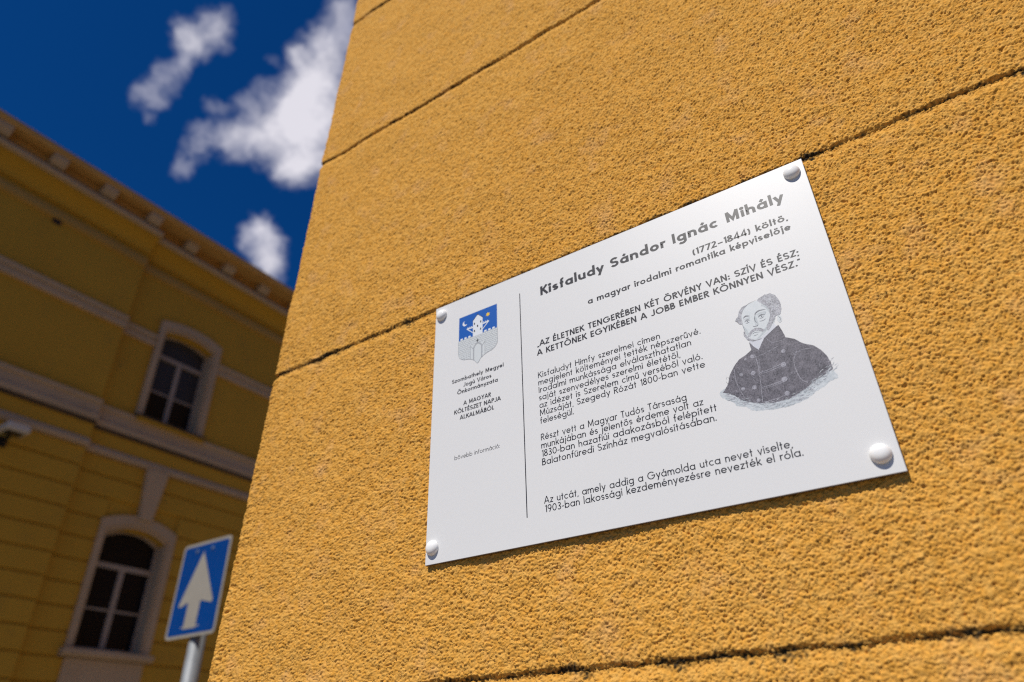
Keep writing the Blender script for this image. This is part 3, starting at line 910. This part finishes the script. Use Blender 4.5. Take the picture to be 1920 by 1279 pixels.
def ribbon(pts, w):
    """left and right offset points of a centre line"""
    closed = math.dist(pts[0], pts[-1]) < 1e-6
    P = pts[:-1] if closed else pts
    n = len(P); L = []; R_ = []
    for i in range(n):
        if closed or 0 < i < n - 1:
            a = P[i - 1]; b = P[i]; c = P[(i + 1) % n]
            d1 = (b[0] - a[0], b[1] - a[1]); d2 = (c[0] - b[0], c[1] - b[1])
        else:
            a, c = (P[0], P[1]) if i == 0 else (P[n - 2], P[n - 1])
            d1 = d2 = (c[0] - a[0], c[1] - a[1])
        l1 = math.hypot(*d1) or 1; l2 = math.hypot(*d2) or 1
        n1 = (-d1[1] / l1, d1[0] / l1); n2 = (-d2[1] / l2, d2[0] / l2)
        m = (n1[0] + n2[0], n1[1] + n2[1]); ml = math.hypot(*m) or 1
        m = (m[0] / ml, m[1] / ml)
        s = w / 2 / max(0.42, m[0] * n1[0] + m[1] * n1[1])
        L.append((P[i][0] + m[0] * s, P[i][1] + m[1] * s)); R_.append((P[i][0] - m[0] * s, P[i][1] - m[1] * s))
    if closed:
        L.append(L[0]); R_.append(R_[0])
    return L, R_


def put_text(name, text, u0, u1, v, size, w, mat=M_INK, track=0.115, part=None):
    """text with its left edge at u0 and right edge at u1 (mm), baseline v, capital height size (mm)"""
    gl_ = [glyph(c, w) for c in text]
    pen = 0.0; pos = []
    for i, (c, (S, Dt, adv)) in enumerate(zip(text, gl_)):
        pos.append(pen)
        pen += adv + (track if i < len(text) - 1 else 0)
    sx = (u1 - u0) / (pen * size)
    mb = MB()
    for (S, Dt, adv), p in zip(gl_, pos):
        for q, st in enumerate(S):
            L, R_ = ribbon(st, w)
            d = 0.00006 + 0.00003 * q
            for i in range(len(L) - 1):
                mb.face([Q(u0 + (x + p) * size * sx, v - y * size, d) for x, y in (L[i], R_[i], R_[i + 1], L[i + 1])])
        for (cx, cyy, rd) in Dt:
            mb.face([Q(u0 + (cx + p + rd * math.cos(a)) * size * sx, v - (cyy + rd * math.sin(a)) * size, 0.00006) for a in [2 * math.pi * i / 14 for i in range(14)]])
    print('%-40s sx=%.2f' % (text[:40], sx))
    return obj(name, mb, mat, part or plaque)


BW = 0.120; HW = 0.178
put_text('heading_lettering', 'Kisfaludy Sándor Ignác Mihály', 142.6, 396.0, 38.6, 11.6, 0.205)
put_text('lettering_line', '(1772–1844) költő,', 308.2, 394.3, 60.3, 7.2, HW)
put_text('lettering_line', 'a magyar irodalmi romantika képviselője', 196.5, 394.9, 71.2, 7.2, HW)
put_text('lettering_line', '„AZ ÉLETNEK TENGERÉBEN KÉT ÖRVÉNY VAN: SZÍV ÉS ÉSZ;', 136.0, 394.8, 99.6, 6.8, 0.178)
put_text('lettering_line', 'A KETTŐNEK EGYIKÉBEN A JOBB EMBER KÖNNYEN VÉSZ.”', 135.2, 394.2, 109.9, 6.8, 0.178)
for txt, u1, v in (('Kisfaludyt Himfy szerelmei címen', 264.3, 135.6), ('megjelent költeményei tették népszerűvé.', 301.0, 143.7), ('Irodalmi munkássága elválaszthatatlan', 291.1, 152.0),
                   ('saját szenvedélyes szerelmi életétől,', 279.5, 160.3), ('az idézet is Szerelem című verséből való.', 298.5, 168.5), ('Múzsáját, Szegedy Rózát 1800-ban vette', 299.4, 176.7), ('feleségül.', 171.5, 185.0),
                   ('Részt vett a Magyar Tudós Társaság', 278.8, 202.0), ('munkájában és jelentős érdeme volt az', 292.0, 210.2), ('1830-ban hazafiúi adakozásból felépített', 302.0, 218.4), ('Balatonfüredi Színház megvalósításában.', 300.3, 226.8)):
    put_text('lettering_line', txt, 134.9, u1, v, 6.6, BW)
put_text('lettering_line', 'Az utcát, amely addig a Gyámolda utca nevet viselte,', 135.2, 352.0, 262.9, 6.6, BW)
put_text('lettering_line', '1903-ban lakossági kezdeményezésre nevezték el róla.', 135.7, 358.2, 271.0, 6.6, BW)
put_text('lettering_line', 'Szombathely Megyei', 26.7, 94.2, 108.7, 4.9, 0.172)
put_text('lettering_line', 'Jogú Város', 42.3, 78.7, 116.6, 4.9, 0.172)
put_text('lettering_line', 'Önkormányzata', 34.3, 86.7, 123.9, 4.9, 0.172)
put_text('lettering_line', 'A MAGYAR', 43.0, 77.8, 138.6, 4.9, 0.175)
put_text('lettering_line', 'KÖLTÉSZET NAPJA', 30.9, 90.0, 146.4, 4.9, 0.175)
put_text('lettering_line', 'ALKALMÁBÓL', 38.5, 81.7, 154.3, 4.9, 0.175)
put_text('lettering_line', 'bővebb információ:', 32.7, 88.1, 197.5, 4.6, 0.09)
dv = MB(); dv.face([Q(116.2, 25.1, .00006), Q(116.2, 272.1, .00006), Q(117.2, 272.1, .00006), Q(117.2, 25.1, .00006)])
obj('divider_line', dv, M_INK, plaque)


# ---------------------------------------------------------------- coat of arms, printed flat
def poly(mb, pts, d, m=0):
    mb.face([Q(u, v, d) for u, v in pts], m)


def stroke(mb, pts, w, d, m=0, taper=False):
    L, R_ = ribbon(pts, w)
    n = len(L)
    for i in range(n - 1):
        def tp(k_):
            if not taper:
                return L[k_], R_[k_]
            f = max(0.12, math.sin(math.pi * k_ / (n - 1)))
            c = ((L[k_][0] + R_[k_][0]) / 2, (L[k_][1] + R_[k_][1]) / 2)
            return ((c[0] + (L[k_][0] - c[0]) * f, c[1] + (L[k_][1] - c[1]) * f), (c[0] + (R_[k_][0] - c[0]) * f, c[1] + (R_[k_][1] - c[1]) * f))
        a, b = tp(i); c, e = tp(i + 1)
        mb.face([Q(*a, d), Q(*b, d), Q(*e, d), Q(*c, d)], m)


def smooth_line(pts, n=6, closed=False):
    out = []; N = len(pts)
    rng_ = range(N if closed else N - 1)
    for i in rng_:
        p0 = pts[(i - 1) % N] if (closed or i > 0) else pts[i]
        p1 = pts[i]; p2 = pts[(i + 1) % N]
        p3 = pts[(i + 2) % N] if (closed or i + 2 < N) else p2
        for k_ in range(n):
            t = k_ / n
            out.append(tuple(0.5 * ((2 * p1[c]) + (-p0[c] + p2[c]) * t + (2 * p0[c] - 5 * p1[c] + 4 * p2[c] - p3[c]) * t * t + (-p0[c] + 3 * p1[c] - 3 * p2[c] + p3[c]) * t ** 3) for c in (0, 1)))
    if not closed:
        out.append(pts[-1])
    return out


arms = obj('coat_of_arms', (lambda m_: (poly(m_, [(34.4, 26.2), (34.5, 72)] + smooth_line([(34.5, 72), (35.2, 77), (37.5, 80.5), (42, 83), (50, 85.2), (56, 88.3), (60.8, 93.6), (65.5, 88.3), (71.5, 85.2), (79.5, 83), (84, 80.5), (86.4, 77), (87.1, 72)], 5) + [(87.1, 26.2)], 0.00004), m_)[1])(MB()), M_GREYP, plaque)
fld = MB(); poly(fld, [(34.9, 26.6), (34.9, 57.4), (86.6, 57.4), (86.6, 26.6)], .00008); obj('blue_field', fld, M_BLUEP, arms)
bt = MB()     # battlements, tower, arms, moon
for u in (37.2, 42.6, 48.0, 69.6, 75.0, 80.4):
    poly(bt, [(u, 55.2), (u, 57.5), (u + 3.1, 57.5), (u + 3.1, 55.2)], .00012)
poly(bt, [(54.3, 58.5), (67.4, 58.5), (67.4, 37.0), (60.7, 30.8), (54.3, 37.0)], .00012)
for s in (-1, 1):
    c = 60.85
    poly(bt, [(c + s * 6.4, 44.9), (c + s * 15.2, 44.4), (c + s * 15.2, 45.9), (c + s * 6.4, 46.6)], .00012)
    stroke(bt, [(c + s * 15.0, 45.0), (c + s * 6.6, 52.6)], 1.0, .00015)
    for q in (8.2, 10.8, 13.4):
        poly(bt, [(c + s * q - .6, 43.4), (c + s * q + .6, 43.4), (c + s * q + .6, 44.9), (c + s * q - .6, 44.9)], .00015)
poly(bt, [(43.2 + 3.4 * math.cos(RD(a)), 36.6 - 3.4 * math.sin(RD(a))) for a in range(0, 360, 18)], .00012)
poly(bt, [(44.8 + 2.9 * math.cos(RD(a)), 35.5 - 2.9 * math.sin(RD(a))) for a in range(0, 360, 18)], .00015, 1)
obj('castle', bt, [M_WHITEP, M_BLUEP], arms)
tr = MB(); stroke(tr, [(53.6, 37.6), (60.75, 30.6), (68.0, 37.6)], 0.45, .00018)
poly(tr, [(59.9, 31.4), (60.75, 29.0), (61.6, 31.4)], .0002)
for (u, v) in ((56.3, 41.6), (64.9, 41.7), (60.6, 45.9), (56.4, 51.2), (64.8, 51.2)):
    poly(tr, [(u - .75, v + 1.4), (u + .75, v + 1.4), (u + .75, v - .8), (u, v - 1.6), (u - .75, v - .8)], .00018)
stroke(tr, [(58.6, 64.9), (62.8, 64.9)], 0.8, .00018); stroke(tr, [(60.7, 62.8), (60.7, 67.2)], 0.8, .0002)
obj('castle_windows', tr, M_INK, arms)
st_ = MB(); poly(st_, [(74.6 + (3.0 if i % 2 == 0 else 1.7) * math.cos(RD(90 + i * 30)), 35.9 - (3.0 if i % 2 == 0 else 1.7) * math.sin(RD(90 + i * 30))) for i in range(12)], .00012)
obj('star', st_, M_YELP, arms)
bl = MB()
row = 0; v = 58.0
while v < 84:
    lim = 0 if v < 76 else (v - 76) * 0.9
    segs = [(35.0 + lim, 50.0), (71.5, 86.6 - lim)] if v > 68 else [(35.0, 86.6)]
    for (a, b) in segs:
        stroke(bl, [(a, v), (b, v)], 0.24, .00010)
        u = a + (1.4 if row % 2 else 3.0)
        while u < b:
            stroke(bl, [(u, v), (u, min(v + 2.35, 84))], 0.20, .00012); u += 3.3
    v += 2.35; row += 1
obj('brick_lines', bl, M_LINEP, arms)
gt = MB()
Ldoor = [(55.5, 88.0), (55.5, 74.0), (57.0, 70.5), (60.8, 67.9), (64.6, 70.5), (66.2, 74.0), (66.2, 88.0)]
stroke(gt, smooth_line(Ldoor, 5), 1.5, .00016)
stroke(gt, [(51.0, 85.4), (51.0, 69.0), (55.2, 74.0)], 0.6, .00018); stroke(gt, [(70.6, 85.4), (70.6, 69.0), (66.4, 74.0)], 0.6, .00018)
stroke(gt, smooth_line([(34.5, 57.6), (34.5, 72), (35.2, 77), (37.5, 80.5), (42, 83), (50, 85.2), (56, 88.3), (60.8, 93.4), (65.5, 88.3), (71.5, 85.2), (79.5, 83), (84, 80.5), (86.4, 77), (87.1, 72), (87.1, 57.6)], 4), 0.35, .0002)
obj('gate', gt, M_LINEP, arms)

# ---------------------------------------------------------------- printed portrait: an engraved bust of a moustached man in a braided coat


def jag(pts, amp, sub=3, closed=True):
    out = []; N = len(pts)
    for i in range(N if closed else N - 1):
        a = pts[i]; b = pts[(i + 1) % N]
        for k_ in range(sub):
            t = k_ / sub
            out.append((a[0] + (b[0] - a[0]) * t + random.uniform(-amp, amp), a[1] + (b[1] - a[1]) * t + random.uniform(-amp, amp)))
    return out


fm = MB()
poly(fm, jag(smooth_line([(306.8, 205.2), (311, 201.5), (330, 205), (360, 212), (388, 208), (393.5, 210), (396.3, 217.0), (390, 218.6), (386, 221.5), (379, 223.6), (373, 227.0), (362, 229.6), (350, 230.0), (338.3, 228.4), (330, 226.2), (325, 221.5), (318.5, 219.0), (316, 214.5), (310, 210.5)], 3, True), 0.35, 2), .00004)
port = obj('portrait_print', fm, M_FRINGE, plaque)
cm = MB()
coat = [(339, 166), (339.2, 173.6), (334, 176.7), (327.7, 179), (322.9, 183.5), (318, 190.5), (314.6, 198.7), (309.5, 204.3), (314, 206.5), (318.5, 210.0), (322.5, 214.5), (331, 219.6), (338, 222.2), (347, 224.3), (358, 224.4), (366, 222.0), (376, 217.5), (384, 213.8), (394.3, 209.6), (394.2, 203), (392.6, 196.8), (390.0, 191.0), (385.8, 185.6), (379, 181.3), (373.5, 175.2), (367.3, 171.2), (366.3, 164.5), (364.6, 158.4), (360, 161.4), (351.5, 166.0), (348, 171), (344.9, 175.7), (341.5, 171)]
poly(cm, jag(coat, 0.16, 3), .00008)
obj('coat', cm, M_COAT, port)
sh = MB(); poly(sh, [(339.3, 165.6), (341.5, 171), (345, 175.5), (348, 171), (351.5, 166.2), (362.9, 159.2), (361, 154), (350, 160), (342, 162)], .00010)
obj('shirt_collar', sh, M_SHIRT, port)
fc = MB()
face_o = [(341.2, 133.2), (346, 130.4), (353, 129.4), (359, 131.0), (363, 137), (364.8, 145), (363.5, 152), (360, 157.6), (355.5, 161.3), (349.5, 165.0), (344.3, 165.9), (340.2, 163), (337.9, 158), (336.8, 151), (336.9, 143), (338.4, 137)]
poly(fc, smooth_line(face_o, 3, True), .00012)
poly(fc, [(366.6 + 1.9 * math.cos(RD(a)), 153.2 + 3.6 * math.sin(RD(a))) for a in range(0, 360, 24)], .00014)
obj('face', fc, M_FACE, port)
fs_ = MB()
poly(fs_, smooth_line([(348.0, 143.5), (349.4, 146.0), (349.6, 151.5), (348.6, 153.6), (347.2, 153.4), (346.9, 148)], 3, True), .00015)
poly(fs_, smooth_line([(358.5, 152), (359.5, 155), (354, 160.6), (349, 164.4), (345.5, 165.2), (350, 162), (354.5, 157)], 3, True), .00015)
poly(fs_, smooth_line([(349.6, 142.6), (354, 141.6), (358, 142.6), (356.5, 145.0), (352, 144.4)], 3, True), .00015)
poly(fs_, smooth_line([(338.4, 143.4), (343.4, 143.0), (344.2, 144.6), (340.6, 144.8)], 3, True), .00015)
poly(fs_, smooth_line([(356, 131.5), (359.6, 135), (361.6, 141), (360.6, 146), (358.6, 140), (356, 135)], 3, True), .00015)
poly(fs_, smooth_line([(337.6, 150), (339.6, 154), (340.2, 158), (341.5, 162), (338.8, 159.2), (337.4, 154)], 3, True), .00015)
obj('face_shading', fs_, M_SHADEF, port)
hm = MB()
poly(hm, jag([(353, 130.0), (355.6, 127.6), (360, 126.6), (364.4, 127.0), (368, 130.2), (370.2, 136), (370.4, 143), (369.0, 148.2), (366.6, 150.2), (364.6, 149), (362.4, 153), (359.2, 157.6), (355.9, 160.6), (354.9, 158.0), (358.3, 152.8), (360, 147.4), (360.6, 141.5), (358.6, 136.2), (355.3, 132.8)], 0.38, 3), .00018)
poly(hm, jag([(344.6, 130.2), (339.2, 131.6), (335.9, 135.6), (335.0, 139), (333.2, 140.6), (331.6, 142.6), (333.2, 144.2), (334.6, 146.8), (336.6, 147.8), (337.2, 142.4), (338.3, 137.4), (341.0, 133.4)], 0.26, 3), .00018)
poly(hm, jag([(336.2, 155.2), (336.1, 159), (338.0, 163.6), (342.6, 166.6), (349.0, 166.6), (349.4, 165.7), (344.0, 165.9), (340.2, 163.0), (338.0, 159), (337.3, 155)], 0.22, 3), .00018)
poly(hm, jag([(346.2, 154.8), (349.0, 155.4), (351.8, 157.4), (354.2, 159.8), (351.2, 160.0), (348.4, 158.2), (345.9, 157.3), (343.2, 158.2), (340.8, 160.8), (338.9, 161.4), (340.4, 158.0), (343.0, 155.8)], 0.14, 3), .0002)
for i in range(46):
    a = random.uniform(-0.2, 1.0)
    u = random.choice([random.uniform(355.5, 369), random.uniform(361, 369.5)]); v = random.uniform(128, 148)
    if v > 136 and u < 361.5:
        continue
    if (u - 362) ** 2 / 64 + (v - 137) ** 2 / 121 > 1:
        continue
    a0 = random.uniform(0, 360); rr2 = random.uniform(0.5, 1.2)
    stroke(hm, [(u + rr2 * math.cos(RD(a0 + q * 30)), v + rr2 * math.sin(RD(a0 + q * 30))) for q in range(8)], 0.28, .00021 + i * 1e-6, i % 2 + 1, taper=True)
hair = obj('hair', hm, [M_HAIR, M_LINEP, M_FACE], port)
ln = MB()
for pts, wd in (([(338.6, 142.4), (341.0, 141.0), (344.4, 142.0)], 1.0), ([(348.4, 143.8), (349.4, 141.2), (353, 139.8), (358, 140.6)], 0.9),
                ([(339.0, 146.4), (341.2, 145.0), (343.8, 146.0)], 0.75), ([(350.6, 145.8), (353.2, 144.4), (356.6, 145.4)], 0.75),
                ([(339.6, 147.4), (341.4, 148.0), (343.2, 147.2)], 0.35), ([(351.4, 147.0), (353.4, 147.4), (355.8, 146.6)], 0.35), ([(350.6, 149.6), (353.5, 150.2), (356.4, 149.2)], 0.3),
                ([(345.0, 152.2), (346.0, 153.2), (348.6, 153.2), (349.6, 151.8)], 0.55), ([(348.2, 143.5), (347.6, 148), (349.2, 151.2)], 0.45),
                ([(342.6, 159.6), (345.8, 158.9), (349.4, 159.8)], 0.30), ([(343.8, 161.2), (345.6, 161.6), (347.6, 161.0)], 0.25),
                ([(366.0, 150.8), (367.4, 153.0), (366.4, 156.0)], 0.4), ([(337.4, 143), (337.2, 150), (338.2, 157.6)], 0.3),
                ([(341.4, 133.0), (346, 130.0), (353, 129.0)], 0.3)):
    stroke(ln, smooth_line(pts, 5), wd * 1.15, .00024, taper=True)
for (u, v) in ((341.4, 146.5), (353.6, 145.9)):
    poly(ln, [(u + .5 * math.cos(RD(a)), v + .5 * math.sin(RD(a))) for a in range(0, 360, 30)], .00026)
obj('drawn_lines', ln, M_LINES, port)
hc = MB()
for i in range(420):     # engraver's hatching over the coat
    u = random.uniform(312, 393); v = random.uniform(172, 222)
    rr3 = ((u - 352) / 43) ** 2 + ((v - 201) / 24) ** 2
    if rr3 > 0.95 or (v < 180 and u < 338):
        continue
    l = random.uniform(1.5, 4.5); a = RD(random.gauss(62 if u < 352 else 118, 16))
    if v > 205 and rr3 > .6: a = RD(random.gauss(20, 15))
    stroke(hc, [(u, v), (u + l * .5 * math.cos(a) + .15, v + l * .5 * math.sin(a)), (u + l * math.cos(a), v + l * math.sin(a))], random.uniform(.14, .3), .00011 + i * 5e-8, 0 if random.random() < .6 else 1, taper=True)
for i in range(260):     # loose wash strokes along the lower edge
    t = random.random(); u = 309 + 86 * t; vb = 206 + 23 * math.sin(math.pi * min(1, max(0, (t * 0.92 + 0.02)))) - 3 * t
    v = vb + random.gauss(-1.2, 1.9); a = RD(random.gauss(28 - 58 * t, 14)); l = random.uniform(2, 5)
    stroke(hc, [(u, v), (u + l * .5 * math.cos(a), v + l * .5 * math.sin(a) + .2), (u + l * math.cos(a), v + l * math.sin(a))], random.uniform(.18, .5), .00013 + i * 5e-8, random.choice([2, 2, 1, 3]), taper=True)
obj('hatching', hc, [M_INK, M_BRAID, M_FRINGE, M_SHIRT], port)
bd = MB()
for pts, wd in (([(341.0, 178.5), (341.6, 190), (340.6, 203), (339.4, 214), (338.4, 223)], 0.45),
                ([(340.6, 181.5), (350, 180.0), (360, 177.4)], 0.35), ([(340.6, 196.0), (350, 195.2), (359, 193.6)], 0.45), ([(340, 197.6), (350, 196.8), (359, 195.4)], 0.35),
                ([(339.6, 209.0), (349, 208.8), (358, 207.6)], 0.45), ([(339.4, 210.6), (349, 210.2), (358, 209.2)], 0.35), ([(338.4, 221.6), (348, 221.6), (357, 220.4)], 0.45),
                ([(373, 186), (369.0, 193), (368.6, 202), (370.6, 211), (374.5, 215)], 0.45), ([(370, 189), (376, 186.6), (384, 187.4)], 0.30),
                ([(322.6, 186), (321.8, 196), (323.4, 206), (326, 214)], 0.35), ([(352.5, 166.6), (357, 172.6), (366.8, 173.0)], 0.35),
                ([(345.0, 176.0), (343.4, 184), (342.4, 192)], 0.30)):
    stroke(bd, smooth_line(pts, 5), wd, .00014)
for (u, v, r_) in ((338.8, 179.8, 2.6), (336.4, 194.6, 2.8), (334.8, 207.1, 2.8), (335.7, 219.0, 2.4), (327.0, 193.0, 2.3), (326.0, 205.8, 2.3), (363.0, 183.0, 2.6), (360.6, 194.6, 3.2), (358.6, 207.2, 3.4), (357.8, 219.4, 3.0), (333, 180.6, 1.5)):
    r_ *= 0.85
    for a in range(0, 360, 45):
        cx, cyy = u + r_ * .55 * math.cos(RD(a)), v + r_ * .55 * math.sin(RD(a))
        poly(bd, [(cx + r_ * .27 * math.cos(RD(b)), cyy + r_ * .27 * math.sin(RD(b))) for b in range(0, 360, 40)], .00014 + 0.00001 * (a // 45))
    poly(bd, [(u + r_ * .3 * math.cos(RD(b)), v + r_ * .3 * math.sin(RD(b))) for b in range(0, 360, 40)], .00025)
obj('braid', bd, M_BRAID, port)

# ------------------------------------------------------------------ road sign
sign = thing('road_sign', 'blue one way sign with a white upward arrow on a grey pole', 'road sign', (-3.355, 1.72, 0.0))
SX, SY, SZ, SW_, SH_ = -3.555, 1.6755, 2.168, 0.400, 0.476


def rrect(x0, x1, z0, z1, r, n=6):
    out = []
    for (cx, cz, a0) in ((x1 - r, z1 - r, 0), (x0 + r, z1 - r, 90), (x0 + r, z0 + r, 180), (x1 - r, z0 + r, 270)):
        for i in range(n + 1):
            t = RD(a0 + 90 * i / n); out.append((cx + r * math.cos(t), cz + r * math.sin(t)))
    return out


o = rrect(SX, SX + SW_, SZ, SZ + SH_, 0.024)
m1 = MB(); m1.loft([[(x, SY, z) for x, z in o], [(x, SY + 0.003, z) for x, z in o]]); plate = obj('plate', m1, M_SIGNW, sign)
o = rrect(SX + .015, SX + SW_ - .015, SZ + .015, SZ + SH_ - .015, 0.014)
m1 = MB(); m1.face([(x, SY - 0.0012, z) for x, z in o]); obj('blue_field', m1, M_SIGNB, plate)
ap = smooth_line([(.174, .412), (.182, .410), (.318, .178), (.325, .163), (.318, .152), (.306, .152), (.240, .168)], 4) + [(.228, .168), (.226, .040), (.126, .040), (.128, .168)] + smooth_line([(.116, .168), (.072, .152), (.058, .152), (.052, .163), (.058, .180), (.166, .410)], 4)
m1 = MB(); m1.face([(SX + x * 1.0 + 0.012, SY - 0.0022, SZ + z) for x, z in ap]); obj('arrow', m1, M_SIGNW, plate)
m1 = MB(); m1.face([(SX + x + 0.012, SY - 0.0018, SZ + z) for x, z in ((.106, .046), (.252, .046), (.252, .052), (.106, .052))]); obj('scuff_mark', m1, M_SIGNW, plate)
for bx in (.125, .255):
    m1 = MB(); loops = []
    for (r_, d_) in ((.011, 0.0014), (.011, .003), (.008, .0055), (.001, .006)):
        loops.append([(SX + bx + r_ * math.cos(2 * math.pi * i / 16), SY - d_, SZ + .430 + r_ * math.sin(2 * math.pi * i / 16)) for i in range(16)])
    m1.loft(loops); obj('bolt', m1, M_BOLT, plate)


def cyl(mb, x, y, z0, z1, r, n=28):
    mb.loft([[(x + r * math.cos(2 * math.pi * i / n), y + r * math.sin(2 * math.pi * i / n), z) for i in range(n)] for z in (z0, z1)])


m1 = MB(); cyl(m1, -3.352, 1.727, 0.0, 2.60, 0.038); pole = obj('pole', m1, M_GALV, sign, smooth=False)
for p_ in pole.data.polygons:
    p_.use_smooth = len(p_.vertices) == 4
m1 = MB(); cyl(m1, -3.352, 1.727, 2.60, 2.612, 0.040); obj('pole_cap', m1, M_LAMPD, sign)
for z in (2.27, 2.55):
    m1 = MB(); m1.box((-3.43, 1.679, z - .018), (-3.27, 1.690, z + .018)); cyl(m1, -3.352, 1.727, z - .016, z + .016, 0.042); obj('clamp', m1, M_ALU, sign)
